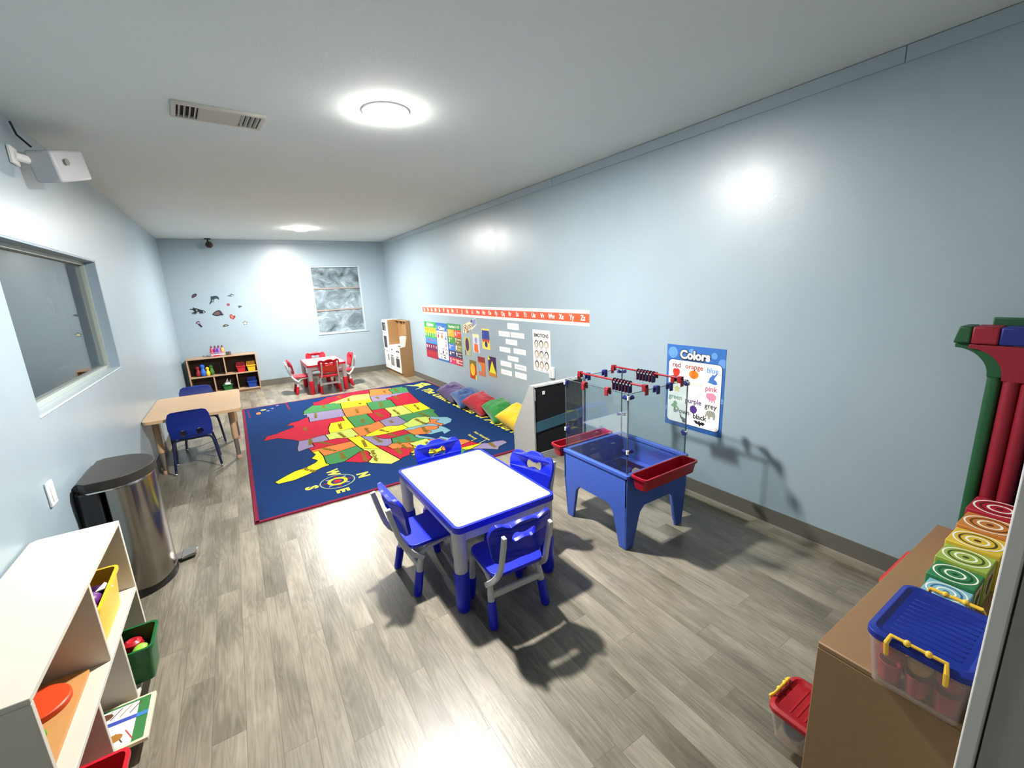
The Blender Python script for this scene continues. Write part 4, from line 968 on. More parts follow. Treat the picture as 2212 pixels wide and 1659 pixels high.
# alphabet strip
m, f, fin = poster('alphabet_banner', 'long orange alphabet banner with white letters and white border', 'banner', 6.75, 1.14, 3.92, .14, mat=paper)
m.flat([(0, .03), (3.92, .03), (3.92, .108), (0, .108)], f(1), flatc('coral', '#e8532f'))
for k in range(26):
    ch = 'ABCDEFGHIJKLMNOPQRSTUVWXYZ'[k]
    m.text(ch+ch.lower(), .066, (.075+.1505*k, .069), f(2), flatc('letter_white', '#fdf6f0'), bold=.002, sx=.85)
fin()
m, f, fin = poster('alphabet_poster', 'green-topped alphabet poster of coloured rows, left of the three posters', 'poster', 6.735, .442, .462, .58)
rows = ['#2f9a45', '#f0b52e', '#3c9c3e', '#2e84d0', '#6a1f4e', '#9a2335']
ys = [.58, .49, .40, .325, .235, .12, 0]
for k in range(6): m.flat([(0, ys[k+1]), (.462, ys[k+1]), (.462, ys[k]), (0, ys[k])], f(1), flatc('alpha%d' % k, rows[k]))
m.text('Alphabet', .075, (.23, .535), f(2), paper, bold=.003)
for k, s_ in enumerate(('ABCDEF', 'GHIJK', 'LMNOP', 'QRSTU', 'VWXYZ')):
    for j, ch in enumerate(s_): m.text(ch, .055, (.04+.38*j/(len(s_)-1), (ys[k+1]+ys[k+2])/2+.008), f(2), flatc('alpha_letter%d' % (k % 2), ('#c8452a', '#f6ecd8')[0 if k == 0 else 1]), bold=.002)
fin()
def colours_poster(y, z, w, h, label, small):
    m, f, fin = poster('colours_poster', label, 'poster', y, z, w, h, mat=flatc('poster_blue', '#2f66b0'))
    S = w/.45
    lb = flatc('poster_bokeh', '#5e92cf')
    for (cx, cy, r) in ((.05, .54, .04), (.37, .545, .022), (.43, .50, .03), (.2, .56, .02), (.015, .12, .02), (.438, .25, .018)):
        q = [(min(max(x, 0), w), min(max(y_, 0), h)) for x, y_ in circ(cx*S, cy*S, r*S)]
        m.flat(q, f(1), lb)
    m.flat(rrect(.016*S, .434*S, .028*S, .492*S, .03*S), f(2), flatc('poster_shadow', '#16305e'))
    m.flat(rrect(.02*S, .43*S, .032*S, .488*S, .028*S), f(3), paper)
    m.text('Colors', .082*S, (.225*S, .528*S), f(2), ink, bold=.009*S); m.text('Colors', .082*S, (.225*S, .53*S), f(3), paper, bold=.0035*S)
    q = f(4)
    def word(s_, x, y_, hc, nm): m.text(s_, .05*S, (x*S, y_*S), q, flatc('word_'+nm, hc), bold=.0011)
    def shp(p, cx, cy, mat, k=1.0, n=4): m.flat([((cx+x*k)*S, (cy+y_*k)*S) for x, y_ in p], f(n), mat)
    X = (.085, .225, .365)
    word('red', X[0], .452, '#7a2f35', 'red'); word('orange', X[1], .452, '#b04a3c', 'orange'); word('blue', X[2], .445, '#5b93d6', 'blue')
    word('yellow', X[0]+.01, .335, '#d8c65a', 'yellow'); word('white', X[1]+.02, .335, '#cfd2bd', 'white'); word('pink', X[2]-.005, .32, '#c2607c', 'pink')
    word('green', X[0], .215, '#7d9c7a', 'green'); word('purple', X[1]+.005, .208, '#5a3a6c', 'purple'); word('grey', X[2], .200, '#4a4a48', 'grey')
    word('brown', .14, .118, '#5c5250', 'brown'); word('black', .285, .105, '#141414', 'black')
    apple = [(0, .022), (.012, .028), (.026, .02), (.03, 0), (.02, -.025), (.006, -.03), (-.006, -.03), (-.02, -.025), (-.03, 0), (-.026, .02), (-.012, .028)]
    shp(apple, X[0], .40, flatc('apple', '#e0301f')); m.line((X[0]*S, .42*S), ((X[0]+.008)*S, .44*S), .004*S, f(5), flatc('stem', '#4a3a20'))
    shp(circ(0, 0, .038, .03, 16), X[1], .40, flatc('pumpkin', '#dd7d1e')); shp(circ(0, 0, .015, .031, 14), X[1], .40, flatc('pumpkin2', '#c96a12'), 1, 5); m.line((X[1]*S, .427*S), ((X[1]+.012)*S, .438*S), .007*S, f(5), flatc('stem', '#4a3a20'))
    shp([(-.04, -.025), (-.025, -.02), (-.02, .005), (-.005, .02), (.0, .035), (.01, .025), (.035, .045), (.03, .03), (.045, .05), (.02, .015), (.012, .0), (.03, -.012), (.04, -.03), (.02, -.037)], X[2], .39, flatc('whale', '#3f6fb4'))
    shp([((.034 if k % 2 == 0 else .015)*math.cos(PI/2+k*PI/5), (.034 if k % 2 == 0 else .015)*math.sin(PI/2+k*PI/5)) for k in range(10)], X[0]+.01, .28, flatc('star_pale', '#e6dc8a'))
    cl_ = circ(-.02, -.005, .022, .018, 12)
    for q_, (cx, r) in enumerate(((-.025, .02), (0, .028), (.026, .021))): shp(circ(cx, .0, r+.0015, r+.0015, 16), X[1]+.02, .278, flatc('cloud_line', '#b9b4ac'), 1, 4+.3*q_)
    for q_, (cx, r) in enumerate(((-.025, .02), (0, .028), (.026, .021))): shp(circ(cx, .0, r, r, 16), X[1]+.02, .278, paper, 1, 5+.3*q_)
    pk = flatc('pig', '#d98ca4'); shp(circ(0, 0, .036, .026, 16), X[2], .268, pk); shp([(-.04, .005), (-.03, .024), (-.018, .02), (-.02, -.015), (-.036, -.012)], X[2], .268, pk, 1, 5)
    for dx in (-.015, .002, .018): shp([(dx, -.018), (dx+.009, -.018), (dx+.008, -.038), (dx, -.038)], X[2], .268, pk, 1, 5)
    shp([(-.012, .03), (.008, .034), (.018, .015), (.012, -.0), (.035, -.02), (.03, -.03), (.01, -.015), (.0, -.034), (-.012, -.018), (-.035, -.012), (-.03, .0), (-.018, .008)], X[0], .155, flatc('frog', '#7fae78'))
    shp([(.031*(1 if k % 2 else .86)*math.cos(k*PI/12), .031*(1 if k % 2 else .86)*math.sin(k*PI/12)) for k in range(24)], X[1]+.01, .152, flatc('pompom', '#4d2d7c'))
    shp([(-.04, -.005), (-.03, .024), (0, .03), (.028, .022), (.034, .0), (.03, -.03), (.018, -.03), (.016, -.012), (-.004, -.014), (-.006, -.032), (-.018, -.032), (-.022, -.01), (-.034, -.014), (-.038, -.03), (-.044, -.02)], X[2]+.004, .142, flatc('elephant', '#9a9a8c'))
    shp([(-.03, .03), (-.014, .02), (-.012, .008), (.004, .006), (.02, .0), (.028, -.02), (.014, -.032), (-.004, -.03), (-.008, -.012), (-.02, -.002), (-.026, .014)], .155, .07, flatc('squirrel', '#6f655f'))
    shp([(-.045, .012), (-.02, .016), (-.008, .006), (-.004, .018), (.004, .018), (.008, .006), (.02, .014), (.045, .008), (.03, -.012), (.014, -.006), (.006, -.024), (-.002, -.012), (-.014, -.006), (-.024, -.008)], .285, .062, flatc('bat', '#16161a'))
    return fin()
colours_poster(6.272, .44, .425, .58, 'small blue-framed colors poster between the alphabet and numbers posters', True)
colours_poster(2.012, .468, .447, .592, 'large blue-framed colors poster behind the sand table', False)
m, f, fin = poster('numbers_poster', 'numbers poster of coloured squares, right of the three posters', 'poster', 5.842, .442, .436, .588, mat=flatc('num_bg', '#6b7a55'))
m.flat([(0, .50), (.436, .50), (.436, .588), (0, .588)], f(1), flatc('num_head', '#3f8a4c')); m.text('Numbers 1-10', .058, (.218, .545), f(2), flatc('num_title', '#e8ecd8'), bold=.001)
cs = ['#efa52c', '#3f8f3c', '#3f74c8', '#3c3a66', '#c2336a', '#d8432c', '#6f6a34', '#7d8060', '#33344c', '#b02840']
for k in range(10):
    c_, r_ = divmod(k, 5); x0 = .218*c_; y0 = .5-.1*(r_+1)
    m.flat([(x0, y0), (x0+.218, y0), (x0+.218, y0+.1), (x0, y0+.1)], f(1), flatc('num%d' % k, cs[k]))
    m.text(str(k+1), .085, (x0+.045, y0+.05), f(2), paper, bold=.002)
    n_ = k+1
    for j in range(n_): m.flat(circ(x0+.10+.025*(j % 5), y0+(.07 if j < 5 else .03), .009, n=10), f(2), flatc('dot%d' % (k % 3), ('#f4ead0', '#e6d24a', '#f0b8b0')[k % 3]))
fin()
# emotions chart
m, f, fin = poster('emotions_poster', 'white EMOTIONS chart of nine drawn faces', 'poster', 3.692, .635, .295, .43, r=.008)
m.text('EMOTIONS', .05, (.147, .372), f(1), flatc('emo_ink', '#2a2420'), bold=.0018, fit=.245)
for k in range(12): m.line((.06+.015*k, .342), (.068+.015*k, .342), .004, f(1), flatc('emo_soft%d' % (k % 2), ('#c9a7a0', '#b9bda6')[k % 2]))
for j in range(3):
    for i in range(3):
        cx, cy = .062+.085*i, .285-.108*j
        hc = ('#4a4034', '#2c2a2a', '#8a6a4a')[(i+j*2) % 3]
        m.flat(circ(cx, cy, .035, .042), f(1), flatc('hair%s' % hc[1:3], hc)); m.flat(circ(cx, cy-.006, .024, .034), f(2), flatc('face_pale', '#e8ddd0'))
        m.flat(circ(cx-.009, cy, .003), f(3), ink); m.flat(circ(cx+.009, cy, .003), f(3), ink); m.flat([(cx-.01, cy-.022), (cx+.01, cy-.022), (cx+.006, cy-.03), (cx-.006, cy-.03)], f(3), flatc('mouth', '#8a4a44'))
        m.flat([(cx-.012, cy-.04), (cx+.012, cy-.04), (cx, cy-.048)], f(3), ink)
        for q in range(4): m.line((cx-.022+.012*q, cy-.058), (cx-.013+.012*q, cy-.058), .008, f(1), flatc('emo_word', '#8b8a90'))
fin()
# craft artworks
def craft(label, y, z, w, h, mat): return poster('craft_artwork', label, 'artwork', y, z, w, h, 'paper crafts on the right wall', mat=mat)
m = MB(); at = on_right(5.33, .93); ff = lambda n: at(.0008+.0005*n)
m.prism([[(0, 0), (.09, -.01), (.22, .06), (.27, .05), (.40, .12), (.385, .21), (.29, .185), (.27, .15), (.17, .145), (.02, .10)]], at(-.0004), at(.0014), flatc('cutout_cream', '#e9dcbc'))
m.flat([(.27, .08), (.39, .13), (.38, .2), (.285, .17)], ff(2), flatc('cutout_periwinkle', '#8a8fc0')); m.flat([(.25, .13), (.30, .16), (.285, .185), (.24, .165)], ff(3), flatc('cutout_plum', '#5a4a80'))
m.text('Shap', .13, (.155, .065), ff(3), flatc('cutout_brown', '#7a4a30'), rot=.32, bold=.012); m.text('Shap', .13, (.155, .067), ff(4), flatc('cutout_cream2', '#f2e4c0'), rot=.32, bold=.001)
tag(m.build('shapes_cutout', smooth=0, recalc=False), 'cream and brown cut-out lettering above the paper crafts', 'artwork')
gy = flatc('craft_olive', '#b5b45a')
m, f, fin = craft('paper craft with a purple oval on olive, left of the upper row', 5.315, .62, .18, .25, gy); m.flat(circ(.085, .15, .052, .09), f(1), flatc('craft_purple', '#4a1c56')); m.flat([(0, 0), (.18, 0), (.18, .05), (0, .07)], f(1), flatc('craft_sage', '#a9ad8c')); m.flat([(.01, .0), (.035, .0), (.03, .08), (.005, .06)], f(2), flatc('craft_dkgreen', '#3b4030')); fin()
m, f, fin = craft('paper craft with an orange rectangle on lavender, in the upper row middle', 5.06, .687, .18, .24, flatc('craft_lavender', '#ccd0e4')); m.flat([(.03, .01), (.14, .0), (.135, .11), (.035, .115)], f(1), flatc('craft_orange', '#e0641e')); m.flat(circ(.09, .16, .03, .04), f(1), flatc('craft_lilac', '#9c8cb4')); m.flat([(0, .2), (.18, .2), (.18, .24), (0, .24)], f(1), flatc('craft_cream', '#ece2b4')); fin()
m, f, fin = craft('paper craft with a navy square over yellow, right of the upper row', 4.80, .757, .19, .255, flatc('craft_yellow', '#efd95a')); m.flat([(.0, .125), (.19, .125), (.185, .235), (.005, .235)], f(1), flatc('craft_navy', '#2c3f98')); m.flat([(.0, .125), (.19, .125), (.17, .075), (.12, .1), (.095, .07), (.06, .1), (.02, .08)], f(2), flatc('craft_brickred', '#c04a3c')); m.flat(circ(.10, .06, .035), f(2), flatc('craft_navy2', '#28306c')); fin()
m, f, fin = craft('paper craft with a yellow oval on red, left of the lower row', 5.195, .318, .185, .25, flatc('craft_rust', '#b03c14')); m.flat([(0, .19), (.185, .19), (.185, .25), (0, .25)], f(1), flatc('craft_moss', '#6e6a28')); m.flat(circ(.082, .125, .066, .085), f(2), flatc('craft_sun', '#f2b41e')); m.flat([(.15, .0), (.185, .0), (.185, .07), (.16, .06)], f(2), flatc('craft_yellow', '#efd95a')); fin()
m, f, fin = craft('paper craft of maroon, orange and blue strips, in the lower row middle', 4.95, .393, .19, .25, flatc('craft_orange2', '#d2722a')); m.flat([(0, .18), (.19, .18), (.185, .25), (.0, .25)], f(1), flatc('craft_maroon', '#8c2a30')); m.flat([(.015, .06), (.08, .05), (.085, .12), (.04, .17), (.015, .15)], f(1), flatc('craft_sky', '#77b4d0'))
for k in range(5): m.line((.03+.035*k, 0), (.028+.036*k, .07), .012, f(2), flatc('craft_strip%d' % (k % 2), ('#a07a9a', '#c08a7a')[k % 2]))
fin()
m, f, fin = craft('paper craft with a yellow triangle on purple, right of the lower row', 4.675, .427, .19, .248, flatc('craft_aubergine', '#3c1850')); m.flat([(.01, .04), (.185, .045), (.095, .2)], f(1), flatc('craft_lemon', '#d8d824')); m.flat([(0, 0), (.19, 0), (.19, .045), (0, .045)], f(2), flatc('craft_tan', '#c08030')); m.flat([(0, .2), (.05, .21), (.02, .248), (0, .248)], f(2), flatc('craft_lemon', '#d8d824')); fin()
# white word cards
cards = [(4.185, 1.04, .255, .068, 'topmost of the white word cards, alone above the rest'), (4.382, .948, .262, .061, 'white word card second from the top, left of its pair'), (4.12, .952, .29, .057, 'white word card second from the top, right of its pair'),
 (4.236, .865, .261, .059, 'single white word card below the top pair'), (4.382, .766, .258, .058, 'white word card in the middle pair, left side'), (4.074, .773, .264, .058, 'white word card in the middle pair, right side'),
 (4.206, .679, .244, .054, 'single white word card below the middle pair'), (4.373, .598, .258, .059, 'white word card in the upper pair at the bottom left'), (4.066, .598, .254, .056, 'white word card with the darkest print, lower right'),
 (4.371, .496, .259, .058, 'lowest white word card on the left'), (4.062, .50, .249, .065, 'lowest white word card on the right')]
for k, (y, z, w, h, lb) in enumerate(cards):
    w -= .022
    y2 = y if k else y
    m, f, fin = poster('word_card', lb, 'card', y, z, w, h, 'white word cards on the right wall')
    for j in range(6): m.line((.03+(w-.08)/6*j, h*.5+.004*math.sin(j*2+k)), (.03+(w-.08)/6*j+.018, h*.5+.004*math.cos(j+k)), .006, f(1), flatc('card_print%d' % (k == 8), ('#cfb9b4', '#6a6466')[k == 8]))
    fin()
# outlets
t = thing('wall_outlet', 'white outlet cover on the right wall behind the book rack', 'outlet', (WR, 3.36, .655)); MB().box(-.03, 0, -.035, .035, -.055, .055, white_pl).build('cover', t, bevel=.006); MB().box(-.034, -.0302, -.02, .02, -.035, .035, P('outlet_face', '#c9cbc8', .4)).build('face', t, bevel=.002)
t = thing('wall_outlet', 'white outlet cover low on the left wall beside the steel bin', 'outlet', (WL, 2.555, .725)); MB().box(0, .012, -.035, .035, -.055, .055, white_pl).build('cover', t, bevel=.006); MB().box(.0122, .015, -.02, .02, -.035, .035, P('outlet_face', '#c9cbc8', .4)).build('face', t, bevel=.002)

# ------------------------------------------------------------------ sea animal decals on the far wall
DEC = {'urchin':[(-0.5,1.575),(-0.485,1.6),(-0.449,1.619),(-0.427,1.61),(-0.428,1.59),(-0.449,1.567),(-0.482,1.553),(-0.498,1.546)],
'dolphin':[(-0.29,1.443),(-0.26,1.5),(-0.254,1.563),(-0.234,1.564),(-0.197,1.571),(-0.166,1.566),(-0.145,1.541),(-0.146,1.51),(-0.16,1.508),(-0.172,1.527),(-0.21,1.518),(-0.227,1.471),(-0.254,1.468),(-0.277,1.44)],
'fish':[(-0.032,1.562),(-0.005,1.569),(0.031,1.592),(0.054,1.588),(0.071,1.566),(0.049,1.559),(0.049,1.542),(0.01,1.547),(-0.013,1.551)],
'smallfish':[(0.089,1.394),(0.132,1.396),(0.16,1.378),(0.133,1.372),(0.114,1.356),(0.097,1.355),(0.104,1.374)],
'orca':[(-0.56,1.371),(-0.549,1.386),(-0.519,1.384),(-0.505,1.404),(-0.488,1.392),(-0.45,1.382),(-0.414,1.361),(-0.377,1.348),(-0.354,1.323),(-0.384,1.306),(-0.415,1.3),(-0.445,1.31),(-0.474,1.318),(-0.502,1.293),(-0.541,1.307),(-0.543,1.32),(-0.502,1.335),(-0.522,1.368)],
'turtle':[(-0.282,1.275),(-0.254,1.308),(-0.208,1.337),(-0.171,1.342),(-0.147,1.317),(-0.139,1.284),(-0.119,1.263),(-0.149,1.252),(-0.171,1.256),(-0.195,1.247),(-0.232,1.247),(-0.261,1.263)],
'crab':[(-0.048,1.244),(-0.031,1.265),(-0.008,1.258),(-0.002,1.236),(0.027,1.242),(0.038,1.222),(0.019,1.196),(-0.012,1.173),(-0.025,1.196),(-0.046,1.198)],
'coral':[(-0.519,1.152),(-0.497,1.182),(-0.47,1.188),(-0.46,1.168),(-0.468,1.148),(-0.436,1.097),(-0.456,1.083),(-0.485,1.122),(-0.495,1.142)],
'smallturtle':[(-0.173,1.071),(-0.15,1.1),(-0.12,1.113),(-0.086,1.094),(-0.084,1.077),(-0.113,1.072),(-0.142,1.066)],
'ball':circ(-.036, 1.42, .023, n=14), 'star':[((.042 if k % 2 == 0 else .02)*math.cos(PI/2+k*PI/5)+.154, (.042 if k % 2 == 0 else .02)*math.sin(PI/2+k*PI/5)+1.107) for k in range(10)]}
INNER = {'orca':[('#dfe8ea', [(-.483,1.366),(-.458,1.361),(-.469,1.35)]), ('#dfe8ea', [(-.48,1.334),(-.442,1.327),(-.452,1.317)]), ('#dfe8ea', [(-.392,1.336),(-.37,1.324),(-.389,1.316)]), ('#54646c', [(-.541,1.307),(-.505,1.318),(-.502,1.297)])],
 'turtle':[('#6a4a44', [(-.252,1.292),(-.202,1.32),(-.163,1.307),(-.182,1.27),(-.237,1.272)])], 'crab':[('#d8785c', [(-.036,1.245),(-.018,1.246),(.005,1.212),(-.008,1.195),(-.026,1.215)])],
 'coral':[('#b49ab8', [(-.505,1.152),(-.487,1.175),(-.467,1.168),(-.475,1.145)])], 'smallturtle':[('#8f9080', [(-.14,1.082),(-.12,1.1),(-.1,1.092),(-.112,1.08)])], 'star':[('#efe6b8', circ(.154, 1.105, .018, n=12))],
 'fish':[('#f0f4f4', [(.035,1.565),(.05,1.568),(.045,1.552),(.03,1.556)])], 'dolphin':[('#8ea3a6', [(-.247,1.48),(-.235,1.515),(-.225,1.51),(-.235,1.475)])], 'urchin':[('#5c4460', [(-.485,1.575),(-.455,1.6),(-.445,1.59),(-.475,1.565)])]}
NOTE = {'urchin':('#33222e', 'dark plum shell decal, top left of the sea animal decals'), 'dolphin':('#1f3440', 'leaping dolphin decal'), 'fish':('#56666c', 'grey striped fish decal, top right of the sea animal decals'), 'smallfish':('#3f4f54', 'tiny dark fish decal at the right of the sea animal decals'),
 'orca':('#0f1e26', 'black and white orca decal'), 'turtle':('#26282e', 'large brown sea turtle decal in the middle'), 'crab':('#8a2c30', 'orange red crab decal'), 'coral':('#2c1430', 'dark purple coral decal, lowest at the left'),
 'smallturtle':('#3a3c34', 'small olive turtle decal, lowest at the middle'), 'ball':('#8a4a56', 'small round pink decal above the turtle'), 'star':('#4c5a50', 'starfish decal with a pale centre, bottom right')}
at = on_far(0, 0)
for k, pl in DEC.items():
    m = MB(); m.prism([pl], at(-.0004), at(.0014), P('decal_'+k, NOTE[k][0], .5))
    for j, (hc, ip) in enumerate(INNER.get(k, [])): m.flat(ip, at(.0019), P('decal_%s_%s' % (k, hc[1:]), hc, .5))
    tag(m.build('wall_decal', smooth=0, recalc=False), NOTE[k][1]+' on the far wall', 'decal', 'sea animal decals on the far wall')
# ------------------------------------------------------------------ steel step bin
t = thing('step_bin', 'tall stainless steel step bin with black lid against the left wall', 'bin', (-.645, 2.945, 0))
def dshape(hw, back, front, n=16):
    # D outline: flat back at x=back, bulging to x=front
    p = [(back, -hw+.03), (back+.03, -hw)] + [(back+.09+(front-back-.09)*math.cos(a), hw*math.sin(a)) for a in [(-PI/2+PI*k/n) for k in range(n+1)]] + [(back+.03, hw), (back, hw-.03)]
    return p
m = MB(); m.prism([dshape(.205, -.04, .150)], Zx(.05), Zx(.62), steel); m.build('body', t, smooth=50)
m = MB(); m.prism([dshape(.209, -.109, .155)], Zx(0), Zx(.05), black_pl); m.build('base_ring', t, bevel=.004, smooth=50)
m = MB(); m.prism([dshape(.207, -.107, .153)], Zx(.6202), Zx(.627), chrome); m.build('rim', t, smooth=50)
lid_m = P('black_lid_plastic', '#23211d', .5, var=.12, bump=.05)
m = MB(); m.prism([dshape(.213, -.112, .160)], Zx(.628), Zx(.676), lid_m); m.build('lid', t, bevel=.014, seg=3, smooth=50)
m = MB(); m.prism([[(-.138, -.165), (-.115, -.195), (-.041, -.205), (-.041, .205), (-.115, .195), (-.138, .165)]], Zx(.051), Zx(.62), black_pl); m.build('back_housing', t, bevel=.008)
m = MB(); m.tube([(-.12, -.15, .645), (-.12, .15, .645)], .02, black_pl, 14); m.build('hinge', t)
m = MB(); m.box(.10, .19, .075, .155, .012, .022, steel)
m.prism([[(.165, .055), (.235, .07), (.245, .115), (.235, .155), (.165, .17)]], lambda u, v: Vector((u, v, .018+.10*(u-.165)*.4)), lambda u, v: Vector((u, v, .03+.25*(u-.165)*.6)), P('pedal_steel', '#8f8b88', .25, metal=1.0)); m.build('pedal', t, bevel=.004)

# ------------------------------------------------------------------ things on and in the right-hand cubby
FROST = thin_clear('frosted_clear_plastic', '#f4efea', .25, 1.35, .16, '#e6e0da')
def clear_box(label, lid_mat, fill_mat, loc, rotz, Lx=.27, Ly=.19, h=.125, fills=(), group=None):
    t = thing('storage_box', label, 'storage box', loc, rotz, group)
    cb = FROST
    m = bin_mesh(Lx*.84, Ly*.8, Lx*.95, Ly*.93, h, cb, .003, .002); m.build('tub', t)
    lid = MB(); N = 6
    L = [rrect(-Lx/2, Lx/2, -Ly/2, Ly/2, .03, N), rrect(-Lx/2, Lx/2, -Ly/2, Ly/2, .03, N), rrect(-Lx/2+.012, Lx/2-.012, -Ly/2+.012, Ly/2-.012, .024, N), rrect(-Lx/2+.022, Lx/2-.022, -Ly/2+.022, Ly/2-.022, .018, N)]
    zs = [h+.001, h+.016, h+.021, h+.013]
    n = len(L[0]); vs = [(x, y, z) for l, z in zip(L, zs) for x, y in l]; fs = []
    for i in range(3):
        for k in range(n): fs.append((i*n+k, i*n+(k+1) % n, (i+1)*n+(k+1) % n, (i+1)*n+k))
    fs.append(tuple(range(n))[::-1]); fs.append(tuple(3*n+k for k in range(n)))
    lid.add(vs, fs, lid_mat)
    for k in range(9):
        x = -Lx/2+.05+.02*k; lid.box(x, x+.006, -Ly/2+.035, Ly/2-.035, h+.0125, h+.0145, lid_mat)
    lid.build('lid', t, bevel=.003)
    for sx in (-1, 1):
        m = MB(); x0 = sx*(Lx/2-.004); x1 = sx*(Lx/2+.008)
        m.tube([(x0, -.05, h-.025), (x1, -.05, h+.012), (sx*(Lx/2-.002), -.046, h+.028), (sx*(Lx/2-.003), .046, h+.028), (x1, .05, h+.012), (x0, .05, h-.025)], .0048, P('handle_yellow', '#f0c23e', .4), 8)
        for y in (-.018, .018): m.ball((sx*(Lx/2-.002), y, h+.028), .0075, P('handle_yellow', '#f0c23e', .4), 8, 6)
        m.build('handle', t)
    return t
clear_box('clear box of plastic cups with a dark blue lid and yellow handles', P('lid_blue', '#0c2787', .45, var=.08), None, (1.275, .207, .5512), 0)
g = 'plastic pieces inside the blue-lidded box'
k = 0
pinkc = P('cup_pink', '#c8455e', .4); yel = P('cup_yellow', '#e0b24a', .4)
for lvl in range(2):
    for i in range(4):
        for j in range(3):
            pick = (i*2+j*3+lvl) % 4 == 1 if lvl == 0 else (i+j) % 2 == 1
            x, y = 1.275-.081+.054*i, .207-.05+.05*j
            if lvl == 0:
                o = MB().lathe([(.02, 0), (.0235, .045), (.0245, .047), (.0225, .048), (.017, .004)], yel if pick else pinkc, 14).build('play_cup', loc=(x, y, .5562))
                tag(o, ('yellow' if pick else 'pink')+' play cup on the bottom of the blue-lidded clear box', 'toy', g)
            else:
                o = MB().ball((0, 0, .024), (.0235, .023, .024), yel if pick else pinkc, 12, 8).build('play_ball', loc=(x, y, .606))
                tag(o, ('yellow' if pick else 'pink')+' play ball on the cups inside the blue-lidded clear box', 'toy', g)
t = clear_box('clear box with a red lid and yellow handle on the floor side of the cubby', P('lid_red', '#9c101c', .42, var=.08), None, (1.34, .405, .0570), PI/2, h=.10)
g = 'blue balls inside the red-lidded box'
for i, (x, y, nm) in enumerate(((1.303, .475, 'left of the pair at the front'), (1.372, .48, 'right of the pair at the front'), (1.31, .40, 'in the middle'), (1.37, .34, 'towards the back'))):
    tag(MB().ball((0, 0, .033), .032, P('play_ball_blue', '#3f5f9e', .45), 16, 10).build('play_ball', loc=(x, y, .0615)), 'blue play ball ' + nm + ' of the red-lidded box', 'ball', g)
tag(bin_mesh(.27, .26, .30, .30, .13, P('tray_tomato', '#d8382e', .4), .004, .006).build('storage_tray', loc=(1.955, .305, zmid_r+.001)), 'red tray sticking out of the cubby under the rainbow blocks', 'tray')
g = 'nesting blocks in rainbow order'
def block(x, y, s_, hc, dk, nm, label):
    t = thing('nesting_block', label, 'block', (x, y, .5508), 0, g)
    c = P('block_'+nm, hc, .5, var=.05); d = P('block_dark_'+nm, dk, .5); w = P('block_ring_white', '#efeee0', .5)
    MB().box(-s_/2, s_/2, -s_/2, s_/2, 0, s_, c).build('cube', t, bevel=.002)
    f = lambda n: (lambda u, v: Vector((u, v, s_+.0004+.0003*n)))
    m = MB(); q = s_/2
    m.flat(circ(0, 0, q*.94, n=36), f(0), P('block_light_'+nm, hc, .45, var=.02)); m.ring((0, 0), q*.86, q*.94, f(1), w, 40); m.ring((0, 0), q*.62, q*.72, f(1), d, 36); m.ring((0, 0), q*.36, q*.46, f(1), w, 30); m.flat(circ(0, 0, q*.14, n=16), f(1), d)
    m.build('target_print', t, smooth=0)
    m = MB(); fy = lambda u, v: Vector((u, -s_/2-.0005, v))
    m.flat(rrect(-q*.8, q*.8, s_*.12, s_*.88, .006), fy, P('block_side_paper', '#b9b08a', .55)); m.flat(circ(-.1*q, s_*.45, q*.35, q*.5, 14), lambda u, v: Vector((u, -s_/2-.0009, v)), d); m.flat(circ(.3*q, s_*.6, q*.2, q*.3, 12), lambda u, v: Vector((u, -s_/2-.0009, v)), P('block_fig_brown', '#5a4632', .6))
    m.build('side_print', t, smooth=0)
block(1.532, .245, .09, '#7fb4c8', '#2f5f8a', 'sky', 'light blue nesting block, smallest, half behind the blue-lidded box')
block(1.628, .25, .10, '#2f7a4c', '#174a2c', 'green', 'dark green nesting block with target rings')
block(1.735, .252, .11, '#93ad4a', '#3f5020', 'lime', 'lime green nesting block with target rings')
block(1.852, .252, .12, '#d2b43c', '#4a3d12', 'yellow', 'yellow nesting block with target rings')
block(1.979, .25, .13, '#c07a38', '#6a3a18', 'orange', 'orange nesting block with target rings')
block(2.116, .252, .14, '#a51e32', '#5c0f1e', 'red', 'red nesting block with target rings, largest and farthest')
# ------------------------------------------------------------------ toy market stand between the cubby and the right wall
t = thing('toy_stand', 'tall green, red and blue plastic toy stand in the right corner', 'toy stand', (2.4, .26, 0))
gs = P('stand_green', '#184f2e', .5, var=.06, bump=.1, bscale=150); rs = P('stand_red', '#861227', .5, var=.06, bump=.1, bscale=150); bs = P('stand_blue', '#162075', .5, var=.06, bump=.1, bscale=150)
MB().box(-.10, .14, -.13, .14, 0, .06, gs).build('base', t, bevel=.01)
m = MB(); m.prism([rrect(-.04, .04, .088, .128, .016)], Zx(.06), Zx(1.145), gs); m.build('post', t)
MB().box(-.02, .02, -.12, .09, .0605, 1.14, P('stand_core_maroon', '#5a1020', .6)).build('core', t)
for y, mm in ((.062, rs), (.018, rs), (-.03, bs), (-.078, gs)):
    m = MB(); m.tube([(-.03, y, .0605), (-.03, y, 1.12)], .0225, mm, 16); m.build('tube', t)
arc = [(.128, 1.10)] + [(.128+.10-.10*math.cos(a), 1.10+.105*math.sin(a)) for a in [PI/2*k/8 for k in range(1, 9)]]
m = MB(); m.prism([arc + [(.228, 1.222), (.088, 1.222), (.088, 1.10)]], lambda u, v: Vector((-.042, u, v)), lambda u, v: Vector((.042, u, v)), gs); m.build('corner_bracket', t, bevel=.003)
arc2 = [(.0875, 1.09)] + [(.0875+.10-.10*math.cos(a), 1.10+.105*math.sin(a)) for a in [PI/2*k/8 for k in range(1, 9)]]
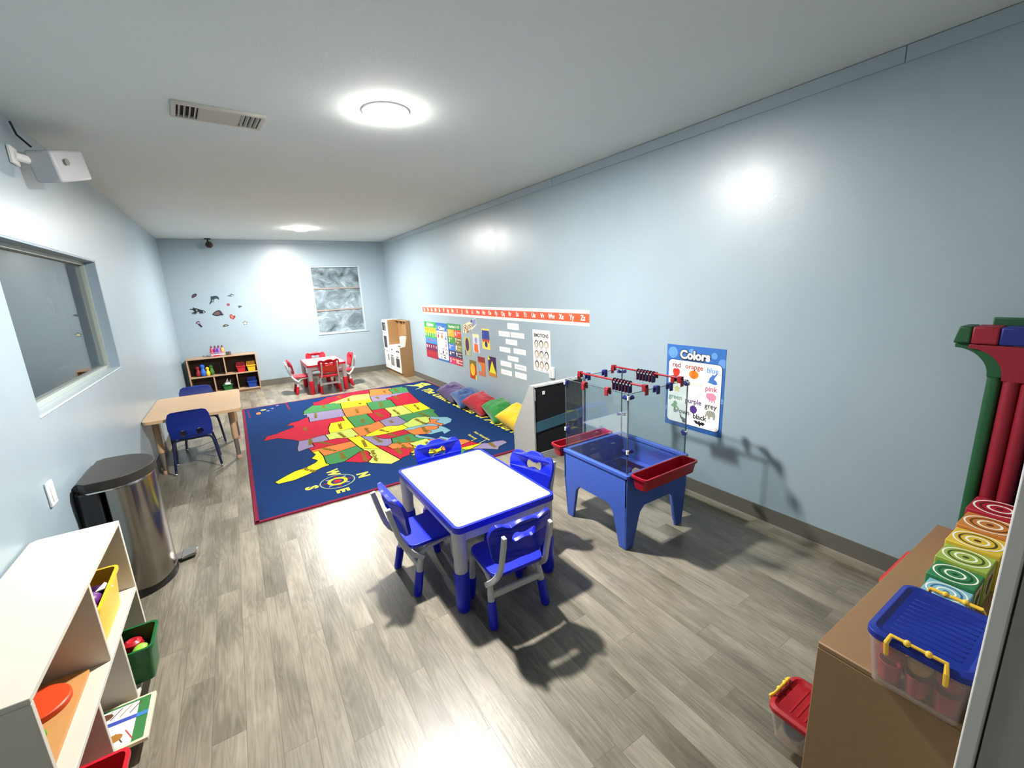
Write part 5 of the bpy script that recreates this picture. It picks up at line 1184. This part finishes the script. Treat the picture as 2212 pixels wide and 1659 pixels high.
m = MB(); m.prism([arc2 + [(.1875, 1.2215), (-.1, 1.2215), (-.1, 1.09)]], lambda u, v: Vector((-.052, u, v)), lambda u, v: Vector((-.0425, u, v)), rs); m.build('gusset', t, bevel=.003)
for k, (a, b, mm) in enumerate(((.185, .232, gs), (.112, .184, rs), (.04, .111, bs), (-.032, .039, rs), (-.104, -.033, gs))):
    m = MB(); m.prism([[(a, 1.223), (b, 1.223), (b-.012*(k == 0), 1.288), (a, 1.288)]], lambda u, v: Vector((-.06, u, v)), lambda u, v: Vector((.05, u, v)), mm); m.build('canopy_panel', t, bevel=.006)
MB().box(.055, .075, -.11, .155, 1.225, 1.315, gs).build('back_board', t, bevel=.004); MB().box(.045, .075, -.10, -.02, 0.0605, 1.23, gs).build('back_post', t, bevel=.004)
# ------------------------------------------------------------------ lights, camera, view
def area(name, loc, size, watts, col=(1, 1, 1), rot=(0, 0, 0)):
    l = bpy.data.lights.new(name, 'AREA'); l.shape = 'SQUARE'; l.size = size; l.energy = watts; l.color = col
    o = bpy.data.objects.new(name, l); COL.objects.link(o); o.location = loc; o.rotation_euler = rot; return o
area('beyond_room_fill', (-1.4, 6.2, H-.02), .3, 1.6, (1, .9, .78))  # unseen fill light added to brighten the room beyond the window
area('hall_fill', (.2, -1.0, H-.02), .4, .8, (1, .97, .92))  # weak fill added behind the camera, not a known fixture
wd = bpy.data.worlds.new('World'); sc.world = wd; wd.use_nodes = True
wd.node_tree.nodes['Background'].inputs[0].default_value = (.6, .65, .7, 1); wd.node_tree.nodes['Background'].inputs[1].default_value = .04
cam = bpy.data.cameras.new('camera'); co = bpy.data.objects.new('camera', cam); COL.objects.link(co)
cam.sensor_width = 36; cam.lens = 36*933.85/2212; cam.clip_start = .02; cam.clip_end = 60
R0 = (.8408818, -.5394197, -.0440918); U0 = (.1556531, .1630059, .9742696); F0 = (.5183530, .8261086, -.2210309)
co.matrix_world = Matrix(((R0[0], U0[0], -F0[0], 0), (R0[1], U0[1], -F0[1], 0), (R0[2], U0[2], -F0[2], 1.51408), (0, 0, 0, 1)))
sc.camera = co
vs_ = sc.view_settings
vs_.view_transform = 'Standard'; vs_.look = 'None'; vs_.gamma = 1; vs_.use_curve_mapping = False; vs_.exposure = 1.45
sc.cycles.use_denoising = True
sc.cycles.max_bounces = 10; sc.cycles.diffuse_bounces = 6; sc.cycles.glossy_bounces = 4; sc.cycles.transmission_bounces = 8; sc.cycles.transparent_max_bounces = 8
sc.cycles.sample_clamp_indirect = 12; sc.cycles.caustics_reflective = False; sc.cycles.caustics_refractive = False
